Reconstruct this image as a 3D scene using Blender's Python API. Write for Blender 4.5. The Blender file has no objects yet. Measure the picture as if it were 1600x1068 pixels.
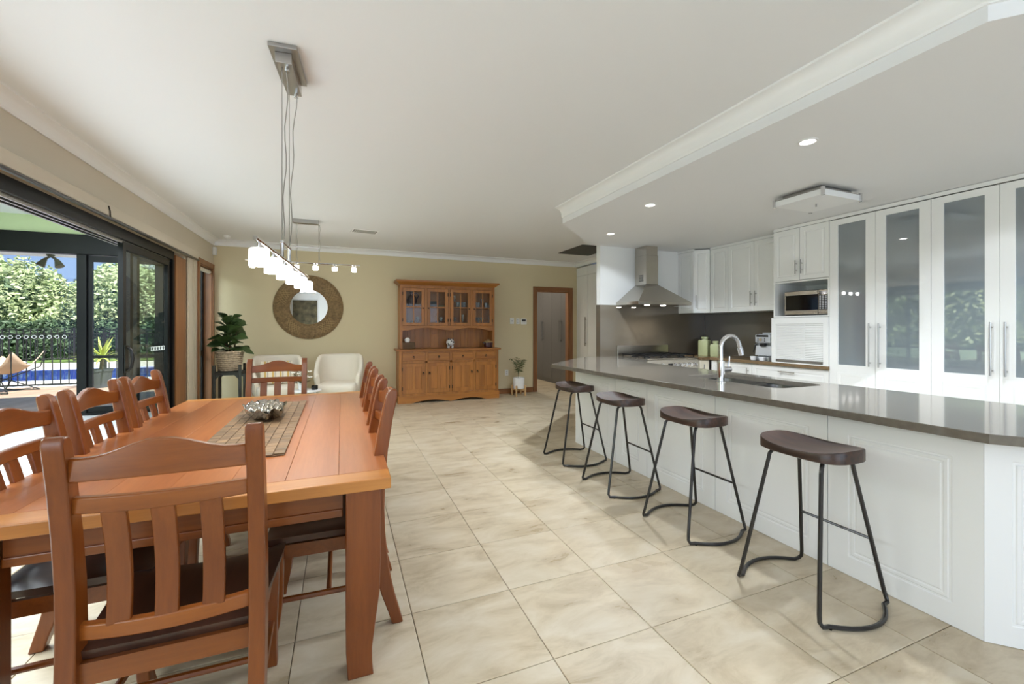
import bpy, bmesh, math, random
from mathutils import Vector, Matrix
random.seed(7)
R = math.radians
sc = bpy.context.scene
COL = sc.collection

# ------------------------------------------------------------------ camera
H = 1.322
cam_d = bpy.data.cameras.new('camera'); cam = bpy.data.objects.new('camera', cam_d); COL.objects.link(cam)
cam.location = (0, 0, H); cam.rotation_euler = (R(90), 0, -R(21.84))
cam_d.sensor_width = 36; cam_d.lens = 665.4*36/1600; cam_d.shift_y = -(534-512.1)/1600
cam_d.clip_start = 0.05; cam_d.clip_end = 300
sc.camera = cam
# ------------------------------------------------------------------ world, sun, added fill lights, exposure
w = bpy.data.worlds.new('world'); sc.world = w; w.use_nodes = True
nt = w.node_tree; bg = nt.nodes['Background']
wtc = nt.nodes.new('ShaderNodeTexCoord'); wsp = nt.nodes.new('ShaderNodeSeparateXYZ'); wcr = nt.nodes.new('ShaderNodeValToRGB')
nt.links.new(wtc.outputs['Generated'], wsp.inputs[0]); nt.links.new(wsp.outputs[2], wcr.inputs[0]); nt.links.new(wcr.outputs[0], bg.inputs[0])
wcr.color_ramp.elements[0].position = 0.0; wcr.color_ramp.elements[0].color = (.40, .58, .95, 1)      # clear blue summer sky, paler at the horizon
wcr.color_ramp.elements[1].position = 0.8; wcr.color_ramp.elements[1].color = (.13, .28, .72, 1)
bg.inputs[1].default_value = 0.55
def light(name, kind, loc, energy, color=(1, 1, 1), rot=(0, 0, 0), **kw):
    d = bpy.data.lights.new(name, kind); o = bpy.data.objects.new(name, d); COL.objects.link(o)
    d.energy = energy; d.color = color; o.location = loc; o.rotation_euler = rot
    for k, v in kw.items(): setattr(d, k, v)
    return o
sun = light('sun', 'SUN', (6, -8, 20), 6.0, (1, .96, .9), angle=R(0.6))
sun.rotation_euler = Vector((-.42, .5, -.78)).to_track_quat('-Z', 'Y').to_euler()
# added fill lights: two at assumed windows behind the camera, one under the sunroom ceiling
light('rear_fill_light', 'AREA', (2.2, -3.05, 1.45), 30, (.78, .89, 1), (R(90), 0, 0), shape='RECTANGLE', size=3.4, size_y=1.8)
light('side_fill_light', 'AREA', (-1.86, -1.0, 1.45), 30, (.78, .89, 1), (R(90), 0, R(-90)), shape='RECTANGLE', size=3.0, size_y=1.8)
light('sunroom_fill_light', 'AREA', (-3.6, 3.6, 2.96), 300, (.80, .90, 1), (0, 0, 0), shape='RECTANGLE', size=2.6, size_y=4.6)  # invented overhead source, added to brighten the sunroom and dining side
vs = sc.view_settings
vs.view_transform = 'Standard'; vs.look = 'None'; vs.exposure = 0.88; vs.gamma = 1; vs.use_curve_mapping = False
try:
    sc.cycles.max_bounces = 10; sc.cycles.diffuse_bounces = 5; sc.cycles.glossy_bounces = 4; sc.cycles.transmission_bounces = 6
    sc.cycles.sample_clamp_indirect = 2.5; sc.cycles.sample_clamp_direct = 5; sc.cycles.use_denoising = True; sc.cycles.caustics_reflective = False; sc.cycles.caustics_refractive = False
except Exception: pass

# ------------------------------------------------------------------ materials
def s2l(c):
    return tuple(((v/255)/12.92 if v/255 <= .04045 else ((v/255+.055)/1.055)**2.4) for v in c)
M = {}
def mat(name, rgb, rough=.5, metal=0., spec=.5, coat=0., noise=0., nscale=8., bump=0., bscale=60., emit=None, estr=0., trans=0., ior=1.45, rand=0., coat_rough=.05):
    m = bpy.data.materials.new(name); m.use_nodes = True; t = m.node_tree; b = t.nodes['Principled BSDF']
    c = s2l(rgb); b.inputs['Base Color'].default_value = (*c, 1)
    b.inputs['Roughness'].default_value = rough; b.inputs['Metallic'].default_value = metal
    b.inputs['Specular IOR Level'].default_value = spec; b.inputs['Coat Weight'].default_value = coat; b.inputs['Coat Roughness'].default_value = coat_rough
    b.inputs['Transmission Weight'].default_value = trans; b.inputs['IOR'].default_value = ior
    if noise or bump or rand:
        tc = t.nodes.new('ShaderNodeTexCoord')
    if noise or rand:
        hs = t.nodes.new('ShaderNodeHueSaturation'); hs.inputs['Color'].default_value = (*c, 1)
        ad = t.nodes.new('ShaderNodeMath'); ad.operation = 'ADD'; ad.inputs[0].default_value = 1.0; ad.inputs[1].default_value = 0
        if noise:
            n = t.nodes.new('ShaderNodeTexNoise'); n.inputs['Scale'].default_value = nscale; n.inputs['Detail'].default_value = 6
            t.links.new(tc.outputs['Object'], n.inputs['Vector'])
            mr = t.nodes.new('ShaderNodeMapRange'); mr.inputs[1].default_value = .3; mr.inputs[2].default_value = .7; mr.inputs[3].default_value = 1-noise; mr.inputs[4].default_value = 1+noise
            t.links.new(n.outputs['Fac'], mr.inputs[0]); t.links.new(mr.outputs[0], ad.inputs[0])
        if rand:
            oi = t.nodes.new('ShaderNodeObjectInfo'); mr2 = t.nodes.new('ShaderNodeMapRange'); mr2.inputs[3].default_value = -rand; mr2.inputs[4].default_value = rand
            t.links.new(oi.outputs['Random'], mr2.inputs[0]); t.links.new(mr2.outputs[0], ad.inputs[1])
        t.links.new(ad.outputs[0], hs.inputs['Value']); t.links.new(hs.outputs[0], b.inputs['Base Color'])
    if bump:
        n2 = t.nodes.new('ShaderNodeTexNoise'); n2.inputs['Scale'].default_value = bscale; n2.inputs['Detail'].default_value = 4
        t.links.new(tc.outputs['Object'], n2.inputs['Vector'])
        bp = t.nodes.new('ShaderNodeBump'); bp.inputs['Strength'].default_value = bump; bp.inputs['Distance'].default_value = .004
        t.links.new(n2.outputs['Fac'], bp.inputs['Height']); t.links.new(bp.outputs[0], b.inputs['Normal'])
    if emit:
        b.inputs['Emission Color'].default_value = (*s2l(emit), 1); b.inputs['Emission Strength'].default_value = estr
    M[name] = m; return m

def wood(name, dark, lite, axis='y', rough=.3, coat=.25, grain=1., rand=.12, bands=7.):
    m = bpy.data.materials.new(name); m.use_nodes = True; t = m.node_tree; b = t.nodes['Principled BSDF']
    N, L = t.nodes, t.links
    tc = N.new('ShaderNodeTexCoord'); mp = N.new('ShaderNodeMapping')
    s = {'x': (.6, 9, 9), 'y': (9, .6, 9), 'z': (9, 9, .6)}[axis]
    mp.inputs['Scale'].default_value = s
    oi = N.new('ShaderNodeObjectInfo'); cmb = N.new('ShaderNodeCombineXYZ'); ml = N.new('ShaderNodeMath'); ml.operation = 'MULTIPLY'; ml.inputs[1].default_value = 37.
    L.new(oi.outputs['Random'], ml.inputs[0])
    for i in range(3): L.new(ml.outputs[0], cmb.inputs[i])
    L.new(cmb.outputs[0], mp.inputs['Location']); L.new(tc.outputs['Object'], mp.inputs['Vector'])
    n1 = N.new('ShaderNodeTexNoise'); n1.inputs['Scale'].default_value = .7*grain; n1.inputs['Detail'].default_value = 3; n1.inputs['Distortion'].default_value = .15
    n2 = N.new('ShaderNodeTexNoise'); n2.inputs['Scale'].default_value = 9*grain; n2.inputs['Detail'].default_value = 8; n2.inputs['Roughness'].default_value = .65
    L.new(mp.outputs[0], n1.inputs['Vector']); L.new(mp.outputs[0], n2.inputs['Vector'])
    mb = N.new('ShaderNodeMath'); mb.operation = 'MULTIPLY'; mb.inputs[1].default_value = bands; L.new(n1.outputs['Fac'], mb.inputs[0])
    pp = N.new('ShaderNodeMath'); pp.operation = 'PINGPONG'; pp.inputs[1].default_value = 1.; L.new(mb.outputs[0], pp.inputs[0])
    mx = N.new('ShaderNodeMath'); mx.operation = 'MULTIPLY_ADD'; mx.inputs[1].default_value = .45; L.new(pp.outputs[0], mx.inputs[0])
    m3 = N.new('ShaderNodeMath'); m3.operation = 'MULTIPLY'; m3.inputs[1].default_value = .6; L.new(n2.outputs['Fac'], m3.inputs[0]); L.new(m3.outputs[0], mx.inputs[2])
    cr = N.new('ShaderNodeValToRGB'); cr.color_ramp.elements[0].position = .1; cr.color_ramp.elements[1].position = .85
    cr.color_ramp.elements[0].color = (*s2l(dark), 1); cr.color_ramp.elements[1].color = (*s2l(lite), 1)
    L.new(mx.outputs[0], cr.inputs[0])
    hs = N.new('ShaderNodeHueSaturation'); mr2 = N.new('ShaderNodeMapRange'); mr2.inputs[3].default_value = 1-rand; mr2.inputs[4].default_value = 1+rand
    L.new(oi.outputs['Random'], mr2.inputs[0]); L.new(mr2.outputs[0], hs.inputs['Value']); L.new(cr.outputs[0], hs.inputs['Color'])
    L.new(hs.outputs[0], b.inputs['Base Color']); b.inputs['Roughness'].default_value = rough; b.inputs['Coat Weight'].default_value = coat; b.inputs['Coat Roughness'].default_value = .2
    M[name] = m; return m

def thin_glass(name, tint=(235, 242, 240), refl=.09):
    m = bpy.data.materials.new(name); m.use_nodes = True; t = m.node_tree
    for n in list(t.nodes):
        if n.type == 'BSDF_PRINCIPLED': t.nodes.remove(n)
    out = [n for n in t.nodes if n.type == 'OUTPUT_MATERIAL'][0]
    tr = t.nodes.new('ShaderNodeBsdfTransparent'); tr.inputs[0].default_value = (*s2l(tint), 1)
    gl = t.nodes.new('ShaderNodeBsdfGlossy'); gl.inputs['Roughness'].default_value = 0.02
    lw = t.nodes.new('ShaderNodeLayerWeight'); lw.inputs[0].default_value = .5
    pw_ = t.nodes.new('ShaderNodeMath'); pw_.operation = 'POWER'; pw_.inputs[1].default_value = 5.; t.links.new(lw.outputs['Facing'], pw_.inputs[0])
    ad = t.nodes.new('ShaderNodeMath'); ad.operation = 'MULTIPLY_ADD'; ad.inputs[1].default_value = .5; ad.inputs[2].default_value = refl*.35; ad.use_clamp = True; t.links.new(pw_.outputs[0], ad.inputs[0])
    mx = t.nodes.new('ShaderNodeMixShader'); t.links.new(ad.outputs[0], mx.inputs[0]); t.links.new(tr.outputs[0], mx.inputs[1]); t.links.new(gl.outputs[0], mx.inputs[2])
    t.links.new(mx.outputs[0], out.inputs[0]); M[name] = m; return m

def tile_mat(name, c1, c2, c3, rough=.28):
    m = bpy.data.materials.new(name); m.use_nodes = True; t = m.node_tree; b = t.nodes['Principled BSDF']; N, L = t.nodes, t.links
    tc = N.new('ShaderNodeTexCoord'); oi = N.new('ShaderNodeObjectInfo'); va = N.new('ShaderNodeVectorMath'); va.operation = 'MULTIPLY_ADD'
    cmb = N.new('ShaderNodeCombineXYZ'); ml = N.new('ShaderNodeMath'); ml.operation = 'MULTIPLY'; ml.inputs[1].default_value = 51.; L.new(oi.outputs['Random'], ml.inputs[0])
    L.new(ml.outputs[0], cmb.inputs[0]); L.new(ml.outputs[0], cmb.inputs[2])
    va.inputs[1].default_value = (1.6, 3.6, 1); L.new(tc.outputs['Object'], va.inputs[0]); L.new(cmb.outputs[0], va.inputs[2])
    n = N.new('ShaderNodeTexNoise'); n.inputs['Scale'].default_value = 1.9; n.inputs['Detail'].default_value = 9; n.inputs['Roughness'].default_value = .62; n.inputs['Distortion'].default_value = .5
    L.new(va.outputs[0], n.inputs['Vector'])
    cr = N.new('ShaderNodeValToRGB'); e = cr.color_ramp.elements; e[0].position = .36; e[1].position = .68; e[0].color = (*s2l(c1), 1); e[1].color = (*s2l(c3), 1)
    q = e.new(.5); q.color = (*s2l(c2), 1)
    L.new(n.outputs['Fac'], cr.inputs[0]); L.new(cr.outputs[0], b.inputs['Base Color'])
    mr = N.new('ShaderNodeMapRange'); mr.inputs[3].default_value = rough-.06; mr.inputs[4].default_value = rough+.1; L.new(n.outputs['Fac'], mr.inputs[0]); L.new(mr.outputs[0], b.inputs['Roughness'])
    M[name] = m; return m

mat('ceiling_white', (232, 233, 235), .8)
mat('trim_white', (240, 240, 240), .55)
mat('wall_khaki', (214, 201, 168), .75, bump=.05, bscale=200)
mat('wall_beige', (206, 196, 178), .75)
mat('wall_white', (240, 241, 240), .7)
mat('wall_green', (186, 200, 160), .75)
mat('wall_blue', (190, 200, 212), .75)
mat('brick_brown', (96, 84, 74), .8, noise=.2, nscale=3)
tile_mat('floor_tile', (180, 163, 136), (201, 186, 160), (213, 201, 180))
mat('grout', (138, 126, 108), .8)
mat('sun_tile', (226, 226, 224), .35)
mat('gloss_white', (243, 243, 241), .12, coat=.3)
mat('panel_white', (243, 244, 245), .22, coat=.2)
mat('cream_wrap', (240, 233, 214), .2)
mat('carcass_grey', (104, 108, 112), .6)
mat('shelf_white', (235, 238, 240), .4)
mat('stone', (112, 106, 97), .10, noise=.13, nscale=35, coat=.3)
mat('stone_brown', (112, 92, 68), .2, noise=.15, nscale=35)
mat('splash_glass', (100, 92, 80), .06, coat=.6)
mat('steel', (190, 184, 174), .24, metal=1, bump=.02, bscale=300)
mat('sink_steel', (132, 130, 127), .3, metal=1)
mat('steel_dark', (120, 118, 114), .3, metal=1)
mat('chrome', (225, 225, 228), .06, metal=1)
mat('nickel', (176, 174, 172), .28, metal=1)
mat('silver', (176, 172, 164), .07, metal=1)
mat('black_metal', (30, 27, 26), .32, spec=.5, coat=.25)
mat('black_frame', (10, 11, 13), .42, spec=.3)
mat('black_plastic', (22, 22, 23), .35)
mat('black_gloss', (12, 12, 13), .06)
mat('iron', (28, 28, 30), .6)
mat('bronze', (62, 48, 34), .4, metal=.7)
mat('plastic_white', (238, 238, 236), .35)
mat('plastic_silver', (196, 199, 203), .35, metal=.4)
mat('green_ceramic', (176, 182, 140), .15, coat=.5, noise=.06)
mat('ceramic_white', (238, 238, 240), .25)
mat('fabric_cream', (226, 218, 204), .9, bump=.25, bscale=350)
mat('fabric_stripe', (214, 196, 152), .9, bump=.2, bscale=300)
mat('fabric_grey', (196, 198, 204), .9, noise=.25, nscale=14)
mat('canvas', (196, 172, 148), .85)
mat('leaf_dark', (66, 88, 50), .38, rand=.15, noise=.2, nscale=6)
mat('leaf_mid', (84, 98, 56), .5, rand=.15)
mat('leaf_yucca', (176, 190, 92), .45, rand=.15)
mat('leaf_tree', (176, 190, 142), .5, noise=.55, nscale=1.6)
mat('leaf_tree_yellow', (150, 156, 66), .5, noise=.4, nscale=2.)
mat('leaf_palm', (74, 92, 74), .5, noise=.3, nscale=2.)
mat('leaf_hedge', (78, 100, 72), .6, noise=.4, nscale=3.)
mat('stem', (86, 68, 46), .8)
mat('petal', (248, 246, 240), .6)
mat('wicker', (176, 160, 138), .8, noise=.3, nscale=40, rand=.1)
mat('seagrass', (138, 114, 80), .75, noise=.35, nscale=30, bump=.6, bscale=120)
mat('seagrass_light', (176, 150, 106), .75)
mat('mirror', (236, 238, 240), .01, metal=1)
mat('pool_water', (20, 70, 200), .05, coat=.5, noise=.12, nscale=1.5)
mat('paving', (226, 218, 204), .85)
mat('grass', (112, 140, 66), .9, noise=.3, nscale=5)
mat('soil', (60, 48, 38), .9)
mat('deck_wood', (176, 150, 128), .8, noise=.2, nscale=6, rand=.12)
mat('pot_dark', (58, 62, 66), .6)
mat('maroon', (62, 26, 34), .25, coat=.5)
mat('box_brown', (96, 72, 48), .6)
mat('tissue', (246, 246, 246), .8)
mat('pig_white', (226, 226, 228), .25, noise=.0, coat=.4)
mat('pig_dark', (60, 62, 70), .3)
mat('grey_laminate', (104, 102, 102), .35, metal=.25)
mat('screen_dark', (64, 66, 66), .3)
mat('art', (92, 84, 62), .8, noise=.65, nscale=5)
mat('lamp_shade', (255, 250, 240), .5, emit=(255, 251, 243), estr=3.2)
mat('lamp_globe', (255, 250, 240), .5, emit=(255, 252, 246), estr=14)
mat('lamp_led', (255, 255, 255), .5, emit=(255, 250, 242), estr=30)
mat('lamp_off', (240, 241, 242), .5)
mat('vent_dark', (90, 88, 84), .6)
mat('white_line', (236, 236, 236), .6)
mat('chimney_brick', (150, 84, 62), .8)
wood('oak_table', (140, 76, 36), (178, 110, 62), 'y', rand=.05, bands=3, rough=.28, coat=.2)
wood('oak_end', (156, 94, 40), (196, 132, 66), 'x', rand=.04, bands=5, rough=.32, coat=.15)
wood('oak_leg', (100, 46, 11), (142, 78, 27), 'z', rand=.06, bands=4)
wood('oak_rail', (104, 50, 12), (146, 82, 29), 'x', rand=.06, bands=4)
wood('seat_dark', (38, 24, 20), (74, 46, 34), 'y', rand=.08, rough=.3)
wood('walnut', (18, 12, 10), (70, 45, 33), 'y', rand=.12, rough=.38, coat=.1, bands=9, grain=3.)
wood('hutch_z', (136, 84, 34), (180, 118, 54), 'z', rand=.1, rough=.4, coat=.1)
wood('hutch_x', (132, 80, 32), (174, 114, 50), 'x', rand=.08, rough=.4, coat=.1)
wood('trim_wood', (116, 74, 42), (154, 104, 64), 'z', rand=.05, rough=.45, coat=.1)
wood('trim_wood_x', (116, 74, 42), (150, 100, 60), 'x', rand=.05, rough=.45, coat=.1)
wood('block_wood', (84, 64, 44), (142, 114, 82), 'x', rand=.22, rough=.6, coat=0, grain=4)
wood('pot_leg', (184, 144, 98), (214, 178, 132), 'z', rand=.05, rough=.5, coat=0)
thin_glass('glass', (250, 252, 251), .07); thin_glass('glass_clear', (252, 253, 253), .05)
m = mat('frosted', (146, 156, 162), .16, coat=1., coat_rough=.01); t = m.node_tree; b = t.nodes['Principled BSDF']; b.inputs['Coat IOR'].default_value = 2.7
tr = t.nodes.new('ShaderNodeBsdfTransparent'); tr.inputs[0].default_value = (.8, .84, .86, 1); mx = t.nodes.new('ShaderNodeMixShader'); mx.inputs[0].default_value = .36
t.links.new(b.outputs[0], mx.inputs[1]); t.links.new(tr.outputs[0], mx.inputs[2]); t.links.new(mx.outputs[0], [n for n in t.nodes if n.type == 'OUTPUT_MATERIAL'][0].inputs[0])

# ------------------------------------------------------------------ mesh builder
class MB:
    def __init__(s): s.v = []; s.f = []
    def add(s, vs, fs):
        n = len(s.v); s.v += [tuple(v) for v in vs]; s.f += [tuple(i+n for i in f) for f in fs]; return s
    def box(s, x0, x1, y0, y1, z0, z1):
        vs = [(x, y, z) for z in (z0, z1) for y in (y0, y1) for x in (x0, x1)]
        return s.add(vs, [(0, 2, 3, 1), (4, 5, 7, 6), (0, 1, 5, 4), (2, 6, 7, 3), (0, 4, 6, 2), (1, 3, 7, 5)])
    def sections(s, secs, cap=True, closed=False):
        """secs: list of rings with equal point counts"""
        n = len(secs[0]); base = len(s.v)
        for r in secs: s.v += [tuple(p) for p in r]
        k = len(secs)
        for i in range(k if closed else k-1):
            a = base+i*n; b = base+((i+1) % k)*n
            for j in range(n): s.f.append((a+j, a+(j+1) % n, b+(j+1) % n, b+j))
        if cap and not closed:
            s.f.append(tuple(base+j for j in reversed(range(n)))); s.f.append(tuple(base+(k-1)*n+j for j in range(n)))
        return s
    def loft_z(s, L):      # (x,y,z,hx,hy)
        return s.sections([[(x-hx, y-hy, z), (x+hx, y-hy, z), (x+hx, y+hy, z), (x-hx, y+hy, z)] for x, y, z, hx, hy in L])
    def loft_x(s, L):      # (x,y,zlo,zhi,hy)
        return s.sections([[(x, y-hy, a), (x, y+hy, a), (x, y+hy, b), (x, y-hy, b)] for x, y, a, b, hy in L])
    def loft_y(s, L):      # (y,x,zlo,zhi,hx)
        return s.sections([[(x+hx, y, a), (x-hx, y, a), (x-hx, y, b), (x+hx, y, b)] for y, x, a, b, hx in L])
    def prism(s, poly, z0, z1):
        return s.sections([[(x, y, z0) for x, y in poly], [(x, y, z1) for x, y in poly]])
    def prism_y(s, poly, y0, y1):   # poly in x,z
        return s.sections([[(x, y0, z) for x, z in poly], [(x, y1, z) for x, z in poly]])
    def prism_x(s, poly, x0, x1):   # poly in y,z
        return s.sections([[(x0, y, z) for y, z in poly], [(x1, y, z) for y, z in poly]])
    def lathe(s, prof, n=24, c=(0, 0, 0), cap=True):
        return s.sections([[(c[0]+r*math.cos(2*math.pi*j/n), c[1]+r*math.sin(2*math.pi*j/n), c[2]+z) for j in range(n)] for r, z in prof], cap)
    def tube(s, pts, r, n=8, closed=False, rr=None):
        P = [Vector(p) for p in pts]; k = len(P); secs = []; up = None
        for i in range(k):
            if closed: t = P[(i+1) % k]-P[i-1]
            else: t = P[min(i+1, k-1)]-P[max(i-1, 0)]
            t.normalize()
            if up is None:
                up = Vector((0, 0, 1)) if abs(t.z) < .9 else Vector((1, 0, 0))
            u = (up-t*up.dot(t)); u.normalize(); up = u; v = t.cross(u); q = rr[i] if rr else r
            secs.append([P[i]+(u*math.cos(2*math.pi*j/n)+v*math.sin(2*math.pi*j/n))*q for j in range(n)])
        return s.sections(secs, True, closed)
    def cyl(s, p0, p1, r, n=14): return s.tube([p0, p1], r, n)
    def ball(s, c, r, n=12, m=8, sc=(1, 1, 1)):
        prof = [(max(math.sin(math.pi*i/m), .02), -math.cos(math.pi*i/m)) for i in range(m+1)]
        return s.sections([[(c[0]+r*sc[0]*a*math.cos(2*math.pi*j/n), c[1]+r*sc[1]*a*math.sin(2*math.pi*j/n), c[2]+r*sc[2]*z) for j in range(n)] for a, z in prof])
    def panel(s, w, h, t, rings=(), hole=None):
        """slab of width w (x), height h (z), front at y=0 facing -Y; rings = (inset, depth)"""
        secs = [(0, t), (0, 0)]+list(rings)
        rs = [[(i, d, i), (w-i, d, i), (w-i, d, h-i), (i, d, h-i)] for i, d in secs]
        s.sections(rs, True); return s
    def frame(s, w, h, t, a, b=None, y0=0):     # rectangular frame with opening
        b = b or (a, a, a, a)   # left,right,bottom,top
        l, r, bo, to = b
        o = [(0, 0), (w, 0), (w, h), (0, h)]; i = [(l, bo), (w-r, bo), (w-r, h-to), (l, h-to)]
        vs = [(x, y0, z) for x, z in o]+[(x, y0, z) for x, z in i]+[(x, y0+t, z) for x, z in o]+[(x, y0+t, z) for x, z in i]
        fs = []
        for j in range(4):
            k = (j+1) % 4
            fs += [(j, k, 4+k, 4+j), (8+k, 8+j, 12+j, 12+k), (k, j, 8+j, 8+k), (4+j, 4+k, 12+k, 12+j)]
        return s.add(vs, fs)
    def mesh(s, name, smooth=40):
        me = bpy.data.meshes.new(name); me.from_pydata(s.v, [], s.f)
        bm = bmesh.new(); bm.from_mesh(me); bmesh.ops.recalc_face_normals(bm, faces=bm.faces[:]); bm.to_mesh(me); bm.free()
        if smooth:
            for p in me.polygons: p.use_smooth = True
            me.set_sharp_from_angle(angle=R(smooth))
        me.update(); return me
    def build(s, name, material, parent=None, loc=None, rz=None, bevel=0, smooth=40, subsurf=0):
        return link(name, s.mesh(name, smooth), material, parent, loc, rz, bevel, subsurf)
def link(name, me, material, parent=None, loc=None, rz=None, bevel=0, subsurf=0, rot=None):
    if material is not None and len(me.materials) == 0: me.materials.append(M[material] if isinstance(material, str) else material)
    o = bpy.data.objects.new(name, me); COL.objects.link(o)
    if parent: o.parent = parent
    if loc: o.location = loc
    if rz is not None: o.rotation_euler = (0, 0, rz)
    if rot: o.rotation_euler = rot
    if bevel:
        b = o.modifiers.new('bevel', 'BEVEL'); b.width = bevel; b.segments = 2; b.limit_method = 'ANGLE'; b.angle_limit = R(40); b.harden_normals = False
    if subsurf:
        b = o.modifiers.new('sub', 'SUBSURF'); b.levels = subsurf; b.render_levels = subsurf
    return o
def tag(o, label, cat=None, group=None, kind=None):
    o['label'] = label
    if cat: o['category'] = cat
    if group: o['group'] = group
    if kind: o['kind'] = kind
    return o
def struct(o, label, cat): return tag(o, label, cat, kind='structure')
def thing(name, label, cat, loc=(0, 0, 0), rz=0, group=None, kind=None):
    o = bpy.data.objects.new(name, None); COL.objects.link(o); o.location = loc; o.rotation_euler = (0, 0, rz); o.empty_display_size = .1
    return tag(o, label, cat, group, kind)
KIDS = {}
def kids(o): return [c for c in o.children]
def dup(root, loc, rz, label):
    r = root.copy(); COL.objects.link(r); r.location = loc; r.rotation_euler = (0, 0, rz); r['label'] = label
    for ch in kids(root):
        c = ch.copy(); COL.objects.link(c); c.parent = r
        for g in kids(ch):
            d = g.copy(); COL.objects.link(d); d.parent = c
    return r
B = MB
def seg(a, b, n): return [a+(b-a)*i/n for i in range(n+1)]

# ------------------------------------------------------------------ room numbers
XL, YB, ZC, ZK = -1.88, 8.03, 2.72, 2.54      # left wall, back wall, ceilings
XR, YH, YR = 5.6, 5.37, -3.2                  # kitchen right wall, hood wall, rear wall
XP = 4.72                                     # pantry front in the hall
T0 = .486; TX, TY = .3028, 2.9763             # floor tile size and grid origin

# ------------------------------------------------------------------ floor with tiles
fl = struct(B().box(XL-.2, XR+.2, YR-.2, 12.2, -.25, -.006).build('floor', 'grout', smooth=0), 'beige stone look tiled floor running through the dining area and kitchen', 'floor')
g = .0035
tm = B().panel(T0-g, T0-g, .006, [(.0025, -.0012)]).mesh('floor_tile', 0)
tm.transform(Matrix.Rotation(R(-90), 4, 'X')); tm.transform(Matrix.Translation((-(T0-g)/2, -(T0-g)/2, -.006)))
zmax = max(v.co.z for v in tm.vertices); tm.transform(Matrix.Translation((0, 0, -zmax)))
i0 = math.floor((XL-TX)/T0); i1 = math.ceil((XR-TX)/T0)
rest = B(); ntile = 0
for j in range(-14, 20):
    for i in range(i0, i1):
        cx, cy = TX+(i+.5)*T0, TY+(j+.5)*T0
        if cy > 12: continue
        if cx-T0/2 < XL-.19 or cx+T0/2 > XR+.19: pass
        if .2 < cy < YB+.1 and not (cx > 2.75 and cy < 5.2):
            tl = link('floor_tile', tm, 'floor_tile', fl, (cx, cy, 0)); ntile += 1
            tl.rotation_euler = (0, 0, random.choice((0, math.pi)))
        elif cy > YR:
            q = (T0-g)/2; rest.box(cx-q, cx+q, cy-q, cy+q, -.006, 0)
st = rest.build('floor_tile_rest', 'floor_tile', fl, smooth=0); st['kind'] = 'stuff'

# ------------------------------------------------------------------ walls, ceilings
b = B(); dx0, dx1, dz = 3.76, 4.535, 2.095
b.box(XL-.2, dx0, YB, YB+.12, 0, ZC).box(dx1, XR, YB, YB+.12, 0, ZC).box(dx0, dx1, YB, YB+.12, dz, ZC)
struct(b.build('wall_back', 'wall_khaki', smooth=0), 'khaki painted back wall behind the wooden dresser', 'wall')
OY0, OY1, OZ = 1.6, 6.66, 2.24            # sliding door opening in the left wall
WY0, WY1, WZ = 7.27, 7.93, 2.25           # narrow timber framed opening
b = B(); t = .14
b.box(XL-t, XL, YR, -2.5, 0, ZC).box(XL-t, XL, .5, OY0, 0, ZC).box(XL-t, XL, -2.5, .5, 0, .55).box(XL-t, XL, -2.5, .5, 2.35, ZC).box(XL-t, XL, OY0, OY1, OZ, ZC).box(XL-t, XL, OY1, WY0, 0, ZC).box(XL-t, XL, WY0, WY1, WZ, ZC).box(XL-t, XL, WY1, YB, 0, ZC)
struct(b.build('wall_left', 'wall_beige', smooth=0), 'beige left wall around the wide sliding door opening', 'wall')
struct(B().box(XR, XR+.12, YR, YH+.1, 0, ZC).build('wall_right', 'wall_white', smooth=0), 'white wall behind the kitchen cabinets', 'wall')
NX = 3.56
struct(B().box(NX, XR, YH, YH+.1, 0, ZC).build('wall_kitchen', 'wall_white', smooth=0), 'white nib wall behind the range hood', 'wall')
# rear wall with an assumed wide window, added for the fill light
b = B(); rx0, rx1, rz0, rz1 = .45, 3.95, .5, 2.4
b.box(XL-.2, rx0, YR-.12, YR, 0, ZC).box(rx1, XR+.12, YR-.12, YR, 0, ZC).box(rx0, rx1, YR-.12, YR, 0, rz0).box(rx0, rx1, YR-.12, YR, rz1, ZC)
struct(b.build('wall_rear', 'wall_white', smooth=0), 'white rear wall seen only in the round mirror', 'wall')
wn = thing('rear_fill_window', 'added white rear window frame behind the viewer, around the fill light', 'window', (rx0, YR-.06, rz0), kind='structure')
B().frame(rx1-rx0, rz1-rz0, .05, .06).build('window_frame', 'trim_white', wn, smooth=0)
for i in (1, 2): B().box(i*1.17-.03, i*1.17+.03, 0, .05, .06, rz1-rz0-.06).build('mullion', 'trim_white', wn, smooth=0)
w5 = thing('side_fill_window', 'added white side window frame behind the viewer, beside the fill light', 'window', (XL-.1, .5, .55), -math.pi/2, kind='structure')  # assumed window out of view, added as the place of the side fill
B().frame(3.0, 1.8, .05, .06).build('window_frame', 'trim_white', w5, smooth=0)
for i in (1, 2): B().box(i-.03, i+.03, 0, .05, .06, 1.74).build('mullion', 'trim_white', w5, smooth=0)
tag(B().box(0, .9, 0, .04, 0, 1.5).build('wall_hanging', 'art', None, (-2.02+.2, YR+.005, .95), smooth=0), 'tall dark patterned picture on the rear wall, seen in the round mirror', 'picture')
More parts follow.
